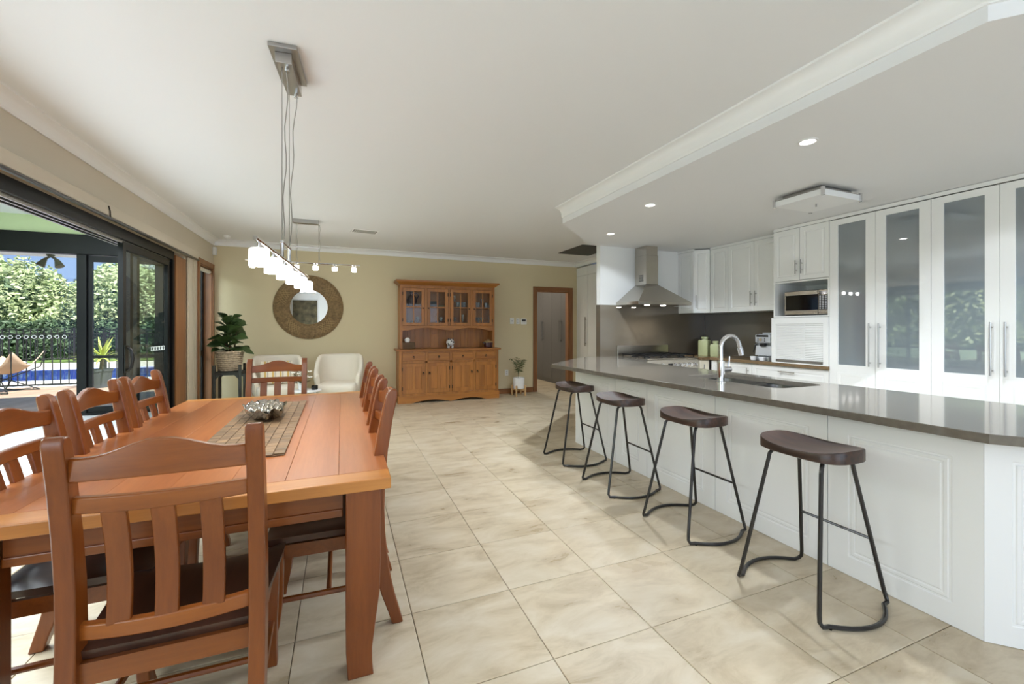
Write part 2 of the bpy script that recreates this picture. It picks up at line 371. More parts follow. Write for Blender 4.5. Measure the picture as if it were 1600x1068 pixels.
# ceiling: main slab, then lowered kitchen ceiling as a solid bulkhead
struct(B().box(XL-.2, XR+.2, YR-.2, YB+.15, ZC, ZC+.1).build('ceiling', 'ceiling_white', smooth=0), 'flat white plaster ceiling above the dining area', 'ceiling')
BK = [(2.40, 4.395), (2.388, .868), (3.5, -.3), (XR, -.3), (XR, YH), (3.37, YH)]
struct(B().prism(BK, ZK, ZC).build('ceiling_kitchen', 'ceiling_white', smooth=0), 'lowered white kitchen ceiling with a bulkhead edge', 'ceiling')
def cornice(name, path, label, closed=False, drop=.09, out=.09, wallz=ZC):
    """path of wall points with inward normals mitred; room lies on the left-hand side of the direction of travel"""
    prof = [(0, 0), (0, -drop), (.012, -drop), (.014, -drop+.01)]
    for a in seg(0, 90, 6):
        prof.append((out-.014-(out-.03)*math.cos(R(a))*1.0 if False else .016+(out-.03)*(1-math.cos(R(a))), -drop+.012+(drop-.026)*math.sin(R(a))))
    prof += [(out-.002, -.012), (out, 0)]
    P = [Vector(p) for p in path]; secs = []
    for i, p in enumerate(P):
        d0 = (P[i]-P[i-1]).normalized() if i > 0 else (P[1]-P[0]).normalized()
        d1 = (P[i+1]-P[i]).normalized() if i < len(P)-1 else d0
        n0 = Vector((-d0.y, d0.x)); n1 = Vector((-d1.y, d1.x)); m = (n0+n1).normalized(); m = m/max(.3, m.dot(n0))
        secs.append([(p.x+m.x*o, p.y+m.y*o, wallz+z) for o, z in prof])
    return struct(B().sections(secs).build(name, 'trim_white', smooth=35), label, 'cornice')
cornice('trim_1', [(XL, YR), (XL, YB), (XP, YB), (XP, YH+.1), (NX, YH+.1)][::-1], 'white coved cornice along the left and back walls', drop=.09)
cornice('trim_2', [(3.5, -.3), (2.388, .868), (2.40, 4.395), (3.37, YH)][:3], 'white coved cornice along the kitchen bulkhead', drop=.115, out=.1)
# baseboards, architraves
struct(B().box(2.8, 3.68, YB-.016, YB, 0, .1).build('baseboard_back', 'trim_wood_x', bevel=.003, smooth=0), 'brown timber skirting between the dresser and the doorway', 'baseboard')
struct(B().box(XL+.02, .9, YB-.016, YB, 0, .1).build('baseboard_armchairs', 'trim_wood_x', bevel=.003, smooth=0), 'brown timber skirting behind the cream armchairs', 'baseboard')
d2 = thing('door_2', 'timber framed doorway in the back wall', 'doorway', (dx0, YB, 0), kind='structure')
for x0, x1 in ((-.075, .004), (dx1-dx0-.004, dx1-dx0+.085)):
    B().box(x0, x1, -.022, 0, 0, dz+.085).build('architrave', 'trim_wood', d2, bevel=.006, smooth=0)
B().box(.004, dx1-dx0-.004, -.022, 0, dz, dz+.085).build('architrave', 'trim_wood_x', d2, bevel=.006, smooth=0)
B().box(0, .02, 0, .12, 0, dz).box(dx1-dx0-.02, dx1-dx0, 0, .12, 0, dz).box(0.02, dx1-dx0-.02, 0, .12, dz-.02, dz).build('door_jamb', 'trim_wood', d2, smooth=0)
# room beyond the doorway: grey tall cupboards
b = B().box(2.4, 2.5, YB+.12, 12.2, 0, 2.6).box(2.4, 5.6, 12.1, 12.2, 0, 2.6)
struct(b.build('wall_hall', 'wall_white', smooth=0), 'white wall of the passage beyond the doorway', 'wall')
struct(B().box(2.4, 5.6, YB+.12, 12.2, 2.6, 2.7).build('ceiling_hall', 'ceiling_white', smooth=0), 'white ceiling of the passage beyond the doorway', 'ceiling')
for k in range(4):
    y1 = 8.2+(k+1)*.96
    t = thing('tall_cupboard', ['grey laminate cupboard just inside the doorway', 'second grey laminate cupboard beyond the doorway', 'third grey laminate cupboard deep in the passage', 'last grey laminate cupboard at the far end of the passage'][k], 'cupboard', (4.70, y1, 0), -math.pi/2, 'grey passage cupboards')
    B().box(.002, .956, .024, .62, 0, 2.58).build('carcass', 'grey_laminate', t, smooth=0)
    for q in (0, 1):
        dr = B().box(.002+q*.478, .476+q*.478, 0, .02, .1, 2.56).build('door', 'grey_laminate', t, bevel=.002, smooth=0)
        hx = .44 if q == 0 else .515
        B().tube([(hx, -.035, 1.0), (hx, -.035, 1.5)], .008, 8).cyl((hx, 0, 1.04), (hx, -.035, 1.04), .006, 6).cyl((hx, 0, 1.46), (hx, -.035, 1.46), .006, 6).build('handle', 'steel_dark', dr)
light('passage_lamp', 'AREA', (3.9, 9.6, 2.55), 17, (1, .9, .74), (0, 0, 0), shape='RECTANGLE', size=.3, size_y=2.4)
# white pantry in the hall, left of the nib wall
for k, (y0, y1, lab) in enumerate([(7.585, YB-.002, 'slim white pantry cabinet in the corner beside the doorway'), (6.55, 7.58, 'tall white pantry cabinet with a long steel handle behind the nib wall'), (5.48, 6.545, 'tall white pantry cabinet hidden mostly by the nib wall')]):
    t = thing('pantry_cabinet', lab, 'cabinet', (XP, y1, 0), -math.pi/2)
    wd = y1-y0
    B().box(.001, wd-.001, .021, .6, 0, 2.60).build('carcass', 'panel_white', t, smooth=0)
    dr = B().box(.004, wd-.004, 0, .019, .1, 2.42).build('door', 'panel_white', t, bevel=.002, smooth=0)
    B().box(.001, wd-.001, .002, .02, 2.425, 2.6).build('top_filler', 'panel_white', t, smooth=0)
    hx = wd-.05 if k == 0 else .05
    if k == 0:
        B().cyl((hx, -.03, .95), (hx, -.03, 1.55), .008, 8).cyl((hx, 0, 1.0), (hx, -.03, 1.0), .006, 6).cyl((hx, 0, 1.5), (hx, -.03, 1.5), .006, 6).build('handle', 'steel_dark', dr)

# ------------------------------------------------------------------ sliding door in the left wall
d1 = thing('door_1', 'wide black aluminium sliding glass door pushed open to the sunroom', 'sliding door', (XL, 0, 0), kind='structure')
hd = B().box(-.15, .012, OY0, OY1-.38, OZ-.1, OZ).build('head_track', 'black_frame', d1, bevel=.004, smooth=0)
for k in range(3): B().box(-.13+k*.05, -.115+k*.05, OY0, OY1-.4, OZ-.125, OZ-.1).build('track_rib', 'nickel', hd, smooth=0)
B().box(-.15, .015, OY0, OY1-.4, .001, .02).build('floor_track', 'black_frame', d1, smooth=0)
B().box(-.15, .008, OY1-.42, OY1-.36, 0, OZ-.1).build('jamb', 'black_frame', d1, smooth=0)
B().box(-.15, .022, OY1-.36, OY1, 0, OZ-.04).build('timber_reveal', 'trim_wood', d1, smooth=0)
rb = B().box(.0, .075, OY0-.1, 6.98, OZ+.02, OZ+.12).build('blind_pelmet', 'wall_beige', d1, bevel=.006, smooth=0)
B().tube([(.07, OY0-.1, OZ+.005), (.07, 6.99, OZ+.005)], .014, 8).build('blind_rail', 'black_metal', d1)
B().box(.012, .03, 6.74, 6.96, .35, OZ).build('blind_drop', 'wall_beige', d1, smooth=0)
B().tube([(.04, 6.88, OZ), (.04, 6.88, .55), (.045, 6.9, .5), (.05, 6.92, .55), (.05, 6.92, OZ)], .003, 5).build('blind_cord', 'wall_beige', d1)
B().tube([(.078, 4.55, OZ+.1), (.084, 4.56, OZ+.06), (.078, 4.58, OZ+.015)], .005, 6).build('blind_bracket', 'black_metal', d1)
def slide_panel(yc0, yc1, dx, name='sliding_panel', marks=0):
    p = B().box(dx-.02, dx+.02, yc0, yc0+.06, .02, OZ-.11).box(dx-.02, dx+.02, yc1-.06, yc1, .02, OZ-.11).box(dx-.02, dx+.02, yc0+.06, yc1-.06, .02, .1).box(dx-.02, dx+.02, yc0+.06, yc1-.06, OZ-.18, OZ-.11).build(name, 'black_frame', d1, smooth=0)
    B().box(dx-.003, dx+.003, yc0+.06, yc1-.06, .1, OZ-.18).build('glass_pane', 'glass', p, smooth=0)
    return p
p1 = slide_panel(5.04, 6.2, -.03); p2 = slide_panel(5.32, 6.22, -.08); p3 = slide_panel(5.6, 6.24, -.125)
B().tube([(.005, 5.085, .92), (.035, 5.085, .95), (.045, 5.085, 1.03), (.035, 5.085, 1.11), (.005, 5.085, 1.14)], .013, 8).box(-.012, .0, 5.05, 5.12, .9, 1.16).build('lock_handle', 'black_plastic', p1)
for k in range(5):
    y = 5.74+k*.075
    B().tube([(-.022, y-.028, 1.075), (-.022, y+.028, 1.075), (-.022, y+.028, 1.115), (-.022, y-.028, 1.115)], .004, 4, closed=True).build('safety_mark', 'white_line', p1)
# narrow timber framed opening beyond
w1 = thing('window_1', 'narrow timber framed side opening beside the fiddle leaf plant', 'window', (XL, WY0, 0), kind='structure')
wd = WY1-WY0
for y0, y1 in ((-.07, .004), (wd-.004, wd+.07)): B().box(0, .022, y0, y1, 0, WZ+.07).build('architrave', 'trim_wood', w1, bevel=.005, smooth=0)
B().box(0, .022, .004, wd-.004, WZ-.004, WZ+.07).build('architrave', 'trim_wood', w1, bevel=.005, smooth=0)
B().box(-.139, 0, wd-.02, wd, 0, WZ).box(-.139, 0, 0, .02, 0, WZ).box(-.139, 0, .02, wd-.02, WZ-.02, WZ).build('reveal', 'trim_wood', w1, smooth=0)
B().box(-.135, -.1, .02, .1, 0, WZ-.02).box(-.135, -.1, wd-.1, wd-.02, 0, WZ-.02).box(-.135, -.1, .1, wd-.1, .9, .98).build('screen_frame', 'black_frame', w1, smooth=0)
B().box(-.122, -.118, .1, wd-.1, 0.02, WZ-.02).build('glass_pane', 'glass', w1, smooth=0)
B().tube([(-.03, .03, WZ-.06), (-.03, wd-.03, WZ-.06)], .03, 10).build('rolled_blind', 'fabric_cream', w1)
tag(B().box(0, .05, 0, .075, 0, .13).build('motion_sensor', 'plastic_white', None, (XL+.002, YB-.08, 2.47), bevel=.012, smooth=0), 'white motion sensor in the corner above the narrow opening', 'sensor')
sd = thing('smoke_detector', 'small white detector on the ceiling in the far left corner', 'detector', (XL+.27, YB-.42, ZC))
B().lathe([(.045, 0), (.045, -.02), (.035, -.035)], 18).build('housing', 'plastic_white', sd)
B().lathe([(.015, -.035), (.014, -.042)], 10).build('sensor_cap', 'plastic_white', sd)

# ------------------------------------------------------------------ sunroom and garden
struct(B().box(-5.3, XL-.14, OY0-2.5, 8.5, -.25, -.004).build('floor_sunroom', 'sun_tile', smooth=0), 'pale sunlit sunroom floor beyond the sliding door', 'floor')
struct(B().box(-5.6, XL-.14, OY0-2.5, 8.55, 2.98, 3.08).build('ceiling_sunroom', 'ceiling_white', smooth=0), 'white ceiling of the sunroom beyond the sliding door', 'ceiling')
YG = 8.4
b = B().box(-5.3, XL-.14, YG, YG+.1, 2.73, 2.98).box(-2.55, XL-.14, YG, YG+.1, 0, 2.73).box(-5.3, XL-.14, OY0-2.6, OY0-2.5, 0, 2.98)
struct(b.build('wall_sunroom', 'wall_green', smooth=0), 'pale green sunroom end wall above the black glazing', 'wall')
b = B().box(-5.3, -5.2, OY0-2.5, YG, 0, .75).box(-5.3, -5.2, OY0-2.5, YG, 2.35, 2.98)
struct(b.build('wall_sunroom_side', 'wall_green', smooth=0), 'outer sunroom wall below and above the long side window', 'wall')
w3 = thing('window_3', 'long black framed side window of the sunroom', 'window', (-5.25, OY0-2.5, .75), kind='structure')
Lw = YG-OY0+2.5
B().box(-.03, .03, 0, Lw, 0, .05).box(-.03, .03, 0, Lw, 1.55, 1.6).build('window_frame', 'black_frame', w3, smooth=0)
for k in range(6): B().box(-.03, .03, k*Lw/5-.025, k*Lw/5+.025, .05, 1.55).build('mullion', 'black_frame', w3, smooth=0)
w2 = thing('window_2', 'black framed sliding glazing at the far end of the sunroom', 'window', (0, YG, 0), kind='structure')
B().box(-5.2, -2.55, -.04, .1, 2.43, 2.73).build('head_beam', 'black_frame', w2, bevel=.01, smooth=0)
B().box(-5.2, -2.55, -.04, .1, 0, .035).build('sill', 'black_frame', w2, smooth=0)
B().box(-3.69, -3.575, -.04, .09, .035, 2.43).build('post', 'black_frame', w2, bevel=.006, smooth=0)
B().box(-2.62, -2.55, -.04, .09, .035, 2.43).build('post', 'black_frame', w2, smooth=0)
B().box(-5.2, -5.1, -.04, .09, .035, 2.43).build('post', 'black_frame', w2, smooth=0)
pn = B().box(-3.57, -3.52, 0, .04, .04, 2.42).box(-2.68, -2.63, 0, .04, .04, 2.42).box(-3.52, -2.68, 0, .04, .04, .12).box(-3.52, -2.68, 0, .04, 2.33, 2.42).box(-3.52, -2.68, 0, .04, .86, .9).build('sliding_panel', 'black_frame', w2, smooth=0)
B().box(-3.52, -2.68, .016, .022, .12, 2.33).build('glass_pane', 'glass', pn, smooth=0)
gp = B().box(-5.1, -3.69, .03, .036, .05, 2.42).build('glass_pane', 'glass_clear', w2, smooth=0)
def ring_mark(x, parent):
    B().tube([(x+.024*math.cos(a*math.pi/5), .026, 1.19+.024*math.sin(a*math.pi/5)) for a in range(10)], .0035, 4, closed=True).build('safety_mark', 'white_line', parent)
for k in range(10): ring_mark(-4.62+k*.085, gp)
for k in range(4): ring_mark(-3.2+k*.09, pn)
struct(B().box(-6.5, -1.5, YG+.1, YG+1.0, 2.5, 2.62).build('eave', 'trim_white', smooth=0), 'white eave outside the sunroom glazing', 'eave')
fd = thing('flood_light', 'twin floodlight hanging under the white eave', 'floodlight', (-4.33, YG+.7, 2.5))
B().lathe([(.05, 0), (.05, -.02), (.03, -.035)], 14).build('base', 'bronze', fd)
for s in (-1, 1):
    p = Vector((s*.08, 0, -.1)); h = B().tube([(0, 0, -.03), (s*.05, 0, -.06), p, p+Vector((s*.04, -.02, -.09))], .03, 12, rr=[.015, .018, .035, .06]).build('lamp_head', 'bronze', fd)
w6 = thing('fill_light_frame', 'added white frame around the fill light under the sunroom ceiling', 'skylight', (-3.6, 3.6, 2.955), kind='structure')  # frame added to dress the sunroom fill light; no skylight is known
B().box(-1.36, -1.3, -2.36, 2.36, 0, .024).box(1.3, 1.36, -2.36, 2.36, 0, .024).box(-1.3, 1.3, -2.36, -2.3, 0, .024).box(-1.3, 1.3, 2.3, 2.36, 0, .024).build('window_frame', 'trim_white', w6, smooth=0)
# deck planks
dk = struct(B().box(-9, -1.6, YG+.1, 12.9, -.3, -.05).build('deck', 'soil', smooth=0), 'timber deck outside the sunroom', 'deck')
pm = B().box(-3.7, 3.7, 0, .112, -.03, 0).mesh('plank', 0)
for k in range(36): link('plank', pm, 'deck_wood', dk, (-5.3, YG+.13+k*.1195, -.005))
struct(B().box(-30, 25, 12.9, 60, -.4, -.06).build('ground', 'paving', smooth=0), 'pale paving around the pool', 'ground')
struct(B().box(-40, 2, 22.4, 60, -.06, -.03).build('lawn', 'grass', smooth=0), 'green lawn beyond the far pool fence', 'lawn')
struct(B().box(-30, -5.3, -12, 8.4, -.4, -.06).build('side_lawn', 'grass', smooth=0), 'green lawn outside the sunroom side window', 'lawn')
pl = struct(B().box(-26, 0, 14.7, 18.6, -.06, -.045).build('pool', 'pool_water', smooth=0), 'bright blue swimming pool', 'pool')
B().box(-26, 0, 14.45, 14.7, -.06, -.03).box(-26, 0, 18.6, 18.85, -.06, -.03).build('coping', 'trim_white', pl, smooth=0)
def fence(name, x0, x1, y, z0, z1, step, label, posts, r=.009):
    f = thing(name, label, 'fence', (0, y, 0))
    B().box(x0, x1, -.018, .018, z1-.03, z1).build('top_rail', 'iron', f, smooth=0)
    B().box(x0, x1, -.018, .018, z0, z0+.03).build('bottom_rail', 'iron', f, smooth=0)
    B().box(x0, x1, -.018, .018, z1-.1, z1-.075).build('top_rail', 'iron', f, smooth=0)
    pk = B().box(-r, r, -r, r, z0, z1).mesh('picket', 0); n = int((x1-x0)/step)
    for i in range(1, n): link('picket', pk, 'iron', f, (x0+i*step, 0, 0))
    ps = B().box(-.03, .03, -.03, .03, 0, z1+.03).mesh('post', 0)
    for x in posts: link('post', ps, 'iron', f, (x, 0, 0))
    return f
fence('pool_fence', -8.6, -2.3, 12.95, .02, 1.2, .145, 'black picket fence along the edge of the timber deck', (-5.2, -2.3, -8.6))
fence('pool_fence', -16, -2, 22.3, .1, 1.3, .2, 'black picket fence on the far side of the pool', (-9.9, -14.2, -5.4), .012)
def leaf_cloud(mb, c, rad, n, size, shell=.35):
    for _ in range(n):
        u = random.uniform(-1, 1); a = random.uniform(0, 2*math.pi); q = math.sqrt(1-u*u)
        k = 1-shell*random.random()**1.5
        k *= 1+.12*math.sin(5*a+3*u)*math.sin(4*u+a*2)
        p = Vector((c[0]+rad[0]*q*math.cos(a)*k, c[1]+rad[1]*q*math.sin(a)*k, c[2]+rad[2]*u*k))
        d = Vector((random.gauss(0, 1), random.gauss(0, 1), random.gauss(0, .6))).normalized(); e = d.cross(Vector((random.gauss(0, 1), random.gauss(0, 1), random.gauss(0, 1)))).normalized()
        l = size*random.uniform(.6, 1.3); w_ = l*.42
        n0 = len(mb.v); mb.v += [tuple(p-d*l), tuple(p+e*w_), tuple(p+d*l), tuple(p-e*w_)]; mb.f.append((n0, n0+1, n0+2, n0+3))
def tree(name, label, x, y, h, crowns, material='leaf_tree', size=.115, cat='tree'):
    t = thing(name, label, cat, (x, y, -.04))
    B().tube([(0, 0, 0), (.05, .03, h*.3), (-.04, 0, h*.6)], .1, 8, rr=[.14, .11, .07]).build('trunk', 'stem', t)
    mb = B(); core = B()
    for cx, cy, cz, rx, ry, rz, n in crowns:
        leaf_cloud(mb, (cx, cy, cz), (rx, ry, rz), int(n*1.7), size)
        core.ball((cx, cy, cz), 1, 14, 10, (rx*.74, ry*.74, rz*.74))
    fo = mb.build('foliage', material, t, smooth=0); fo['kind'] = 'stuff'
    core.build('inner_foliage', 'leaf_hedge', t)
tree('garden_tree', 'big round pale green tree beyond the pool, at the centre of the hedge', -9.2, 26, 4, [(0, 0, 2.6, 2.5, 2, 1.9, 9000), (-.9, 0, 1.4, 2.6, 1.8, 1.5, 6000), (1.2, 0, 1.2, 2, 1.6, 1.3, 4000)])
tree('garden_tree', 'pale green tree at the left edge of the view beyond the pool', -14.2, 26.5, 4, [(0, 0, 2.5, 2.3, 2, 2.0, 7000), (.3, 0, 1.0, 2.4, 1.8, 1.3, 4000)])
tree('garden_tree', 'rounded green tree right of the black sunroom post', -6.2, 27.5, 3.8, [(0, 0, 2.5, 1.9, 1.8, 1.8, 6000), (0, 0, 1.0, 2.1, 1.6, 1.3, 3500)])
tree('garden_tree', 'pale tree seen through the stacked sliding panels', -3.0, 26.5, 3.6, [(0, 0, 2.7, 2.2, 1.8, 1.9, 6000), (0, 0, 1.2, 2.2, 1.6, 1.5, 4000)])
tree('garden_tree', 'small yellow green tree in front of the hedge, above the potted yucca', -4.7, 24.3, 2.8, [(0, 0, 2.2, 1.0, .9, 1.0, 2600)], 'leaf_tree_yellow', .13)
tree('clipped_hedge', 'dark green hedge behind the far pool fence', -9.5, 24.3, 1.2, [(x, 0, .7, 1.6, .8, 1.0, 2600) for x in (-6, -4, -2, 0, 2, 4, 6)], 'leaf_hedge', .12, 'hedge')
for k, (y, lab) in enumerate([(-1, 'tree outside the sunroom side window, nearest the viewer'), (3.5, 'tree outside the middle of the sunroom side window'), (8, 'tree outside the far end of the sunroom side window')]):
    tree('garden_tree', lab, -11, y, 4, [(0, 0, 2.6, 2.4, 2.9, 2.4, 5000), (0, 0, 1.0, 2.4, 2.9, 1.4, 3000)])
pt = thing('palm_shrub', 'dark spiky palm shrub behind the far fence', 'shrub', (-5.3, 23.2, -.04))
for k in range(26):
    a = random.uniform(0, 6.28); e = random.uniform(.15, 1.1); L_ = random.uniform(1.0, 1.5)
    d = Vector((math.cos(a)*math.cos(e), math.sin(a)*math.cos(e), math.sin(e)))
    pts = [Vector((0, 0, .9))+d*L_*q-Vector((0, 0, .35*q*q)) for q in (0, .35, .7, 1)]
    s_ = Vector((-d.y, d.x, 0)).normalized()
    B().add([p+s_*w_*sg for p, w_ in zip(pts, (.02, .09, .08, .01)) for sg in (-1, 1)], [(0, 1, 3, 2), (2, 3, 5, 4), (4, 5, 7, 6)]).build('frond', 'leaf_palm', pt, smooth=0)
B().cyl((0, 0, 0), (0, 0, .9), .12, 8).build('trunk', 'stem', pt)
# antenna on a far roof
an = thing('tv_antenna', 'thin television aerial against the blue sky', 'antenna', (-7.4, 34, 0))
B().cyl((0, 0, 0), (0, 0, 6.6), .03, 6).build('mast', 'iron', an)
B().cyl((-1.1, 0, 6.35), (1.1, 0, 6.15), .025, 6).build('boom', 'iron', an)
for k in range(7): B().cyl((-1+k*.33, -.01, 6.15-.03*k), (-1+k*.33, .01, 6.52-.03*k), .015, 5).build('element', 'iron', an)
B().cyl((-.25, 0, 5.3), (.25, 0, 5.3), .02, 5).build('element', 'iron', an)
# butterfly chair on the deck
bc = thing('butterfly_chair', 'tan canvas butterfly chair on the timber deck', 'chair', (-6.42, 12.05, 0), R(165))
for s in (-1, 1):
    B().tube([(-.33, s*.33, .01), (.0, s*.1, .22), (.36, -s*.3, .42 if s > 0 else .42), (.42, -s*.34, .72)], .011, 6).build('frame_rod', 'iron', bc)
    B().tube([(.33, s*.33, .01), (.0, s*.1, .24), (-.36, -s*.3, .5), (-.42, -s*.36, .86)], .011, 6).build('frame_rod', 'iron', bc)
    B().tube([(-.33, s*.33, .01), (.33, s*.33, .01)], .011, 6).build('frame_rod', 'iron', bc)
secs = []
for i in range(9):
    u = -1+2*i/8
    row = []
    for j in range(9):
        v = -1+2*j/8
        x = u*.42; y = v*(.36-.05*(1-u*u)); z = .36+.16*v*v*(1 if u > 0 else .6)+(.06*max(u, 0)**2*(1+3*v*v) if u > 0 else .42*u*u*(.4+.6*abs(v)))
        row.append((x, y, z))
    secs.append(row)
vs_ = [p for r_ in secs for p in r_]; fs_ = [(i*9+j, i*9+j+1, (i+1)*9+j+1, (i+1)*9+j) for i in range(8) for j in range(8)]
o = B().add(vs_, fs_).build('canvas_sling', 'canvas', bc, subsurf=1, smooth=180); so = o.modifiers.new('solid', 'SOLIDIFY'); so.thickness = .012
def pillow(mb, w_, h_, t_, n=10):
    vs_, fs_ = [], []
    for s in (1, -1):
        b0 = len(vs_)
        for i in range(n+1):
            for j in range(n+1):
                u, v = -1+2*i/n, -1+2*j/n
                e = max(0, (1-u**4)*(1-v**4))**.6
                k = 1-.06*(u*u)*(v*v)
                vs_.append((u*w_/2*k*(1-.04*(1-v*v)), v*h_/2*k*(1-.04*(1-u*u)), s*t_/2*e))
        for i in range(n):
            for j in range(n):
                a = b0+i*(n+1)+j; q = (a, a+1, a+n+2, a+n+1); fs_.append(q if s > 0 else q[::-1])
    return mb.add(vs_, fs_)
o = pillow(B(), .5, .4, .16).build('throw_cushion', 'fabric_grey', None, (-6.40, 12.02, .50), smooth=180); o.rotation_euler = (R(6), R(-22), R(-15))
tag(o, 'grey patterned cushion lying on the butterfly chair', 'cushion')
# yucca in a pot
yu = thing('potted_yucca', 'spiky yellow green yucca in a dark pot on the deck', 'plant', (-4.99, 12.25, 0)); yu.scale = (1.2, 1.2, 1.2)
B().lathe([(.13, 0), (.165, .3), (.18, .3), (.18, .34), (.15, .34), (.15, .3)], 20).build('pot', 'pot_dark', yu)
B().cyl((0, 0, .28), (0.02, 0, .56), .028, 8).build('trunk', 'stem', yu)
for k in range(38):
    a = k*2.4; e = random.uniform(-.1, 1.35); L_ = random.uniform(.4, .58)
    d = Vector((math.cos(a)*math.cos(e), math.sin(a)*math.cos(e), math.sin(e))); s_ = Vector((-math.sin(a), math.cos(a), 0))
    pts = [Vector((0.02, 0, .54))+d*L_*q-Vector((0, 0, .12*q*q)) for q in (0, .4, .75, 1)]
    B().add([p+s_*w_*sg for p, w_ in zip(pts, (.014, .02, .014, .001)) for sg in (-1, 1)], [(0, 1, 3, 2), (2, 3, 5, 4), (4, 5, 7, 6)]).build('leaf', 'leaf_yucca', yu, smooth=0)

# ------------------------------------------------------------------ kitchen: island bar
TOPZ = .9
IX, IY0 = 2.515, .925
isl = thing('island_bar', 'long white breakfast bar base with routed panels under the stone worktop', 'island', (0, 0, 0))
body = [(IX+.02, IY0), (2.98, .46), (3.4, .46), (3.4, 4.25), (3.8, 4.68), (3.8, YH-.01), (3.38, YH-.01), (IX+.02, 4.30)]
B().prism(body, 0, .69).build('carcass', 'panel_white', isl, smooth=0)
B().box(3.38, 3.4, .46, 4.25, .691, .858).build('back_rail', 'panel_white', isl, smooth=0)
B().box(3.36, 3.8, 4.7, YH-.01, .691, .858).build('end_rail', 'panel_white', isl, smooth=0)
RG = [(.075, 0), (.079, .004), (.087, .004), (.091, 0), (.103, 0), (.107, .003), (.112, .003), (.117, 0)]
def rings(i0): return [(i0+a-.075, d) for a, d in RG]
edges = [IY0, 1.548, 2.318, 3.06, 3.53, 4.30]
for k in range(5):
    y0, y1 = edges[k], edges[k+1]; wd = y1-y0-.004
    B().panel(wd, .852, .02, rings(.1)).build('front_panel', 'panel_white', isl, (IX, y1-.002, .002), -math.pi/2, smooth=0)
ang = math.atan2(.46-IY0, 2.98-IX)
ln = math.hypot(2.98-IX, .46-IY0)
B().panel(ln, .852, .02, rings(.085)).build('end_panel', 'panel_white', isl, (IX, IY0, .002), ang, smooth=0)
# worktop with sink cut-out (built as strips around two bowls)
top_out = [(2.39, .865), (2.84, .34), (3.46, .34), (3.46, 4.22), (3.82, 4.63), (3.82, YH-.003), (3.22, YH-.003), (2.28, 4.46)]
SX0, SX1, SY0, SY1 = 2.83, 3.32, 2.06, 2.93
def ngon_with_hole(outer, hole, z0, z1):
    bm = bmesh.new()
    def loop(pts, z): return [bm.verts.new((x, y, z)) for x, y in pts]
    for z in (z0, z1):
        o_, h_ = loop(outer, z), loop(hole, z)
        es = [bm.edges.new((a[i], a[(i+1) % len(a)])) for a in (o_, h_) for i in range(len(a))]
        bmesh.ops.triangle_fill(bm, edges=es, use_beauty=True)
        if z == z0: lo, lh = o_, h_
        else:
            for a, c in ((lo, o_), (lh, h_)):
                for i in range(len(a)): bm.faces.new((a[i], a[(i+1) % len(a)], c[(i+1) % len(a)], c[i]))
    bmesh.ops.recalc_face_normals(bm, faces=bm.faces[:]); me = bpy.data.meshes.new('worktop'); bm.to_mesh(me); bm.free(); return me
def rrect(x0, x1, y0, y1, r, n=4):
    P = []
    for cx, cy, a0 in ((x1-r, y1-r, 0), (x0+r, y1-r, 90), (x0+r, y0+r, 180), (x1-r, y0+r, 270)):
        for k in range(n+1):
            a = R(a0+90*k/n); P.append((cx+r*math.cos(a), cy+r*math.sin(a)))
    return P
wt = link('worktop', ngon_with_hole(top_out, rrect(SX0, SX1, SY0, SY1, .07), TOPZ-.04, TOPZ), 'stone', None, bevel=.003)
tag(wt, 'grey brown polished stone worktop on the breakfast bar', 'worktop')
sk = thing('kitchen_sink', 'double bowl stainless sink set into the stone worktop', 'sink', (0, 0, TOPZ-.04))
for y0, y1 in ((SY0-.01, 2.47), (2.49, SY1+.01)):
    o_ = rrect(SX0-.012, SX1+.012, y0, y1, .08); i_ = rrect(SX0+.004, SX1-.004, y0+.016, y1-.016, .07)
    d_ = rrect(SX0+.02, SX1-.02, y0+.03, y1-.03, .06)
    B().sections([[(x, y, -.003) for x, y in o_], [(x, y, -.001) for x, y in i_], [(x, y, -.16) for x, y in d_]], cap=False).build('bowl', 'sink_steel', sk)
    B().add([(x, y, -.16) for x, y in d_], [tuple(range(len(d_)))]).build('bowl_base', 'sink_steel', sk)
    B().lathe([(.045, -.158), (.04, -.155), (.012, -.157)], 16, ((SX0+SX1)/2, (y0+y1)/2, 0)).build('drain', 'chrome', sk)
tp = thing('mixer_tap', 'tall chrome gooseneck mixer tap beside the sink', 'tap', (2.74, 2.47, TOPZ), R(-5))
B().lathe([(.034, 0), (.034, .006), (.027, .01), (.027, .165), (.02, .17)], 20).build('body', 'chrome', tp)
pts = [(0, 0, .165), (0, 0, .27)]+[(.09-.09*math.cos(R(a)), 0, .27+.09*math.sin(R(a))) for a in seg(10, 165, 12)]
e = Vector(pts[-1]); pts.append(tuple(e+Vector((.018, 0, -.06))))
B().tube(pts, .0155, 14).build('spout', 'chrome', tp)
B().tube([tuple(e+Vector((.008, 0, -.03))), tuple(e+Vector((.022, 0, -.085)))], .021, 14).build('spray_head', 'chrome', tp)
hl = B().cyl((.02, -.0, .1), (.09, -.0, .1), .021, 16).build('lever_hub', 'chrome', tp)
B().cyl((.075, 0, .115), (.082, 0, .2), .005, 8).build('lever', 'chrome', hl)

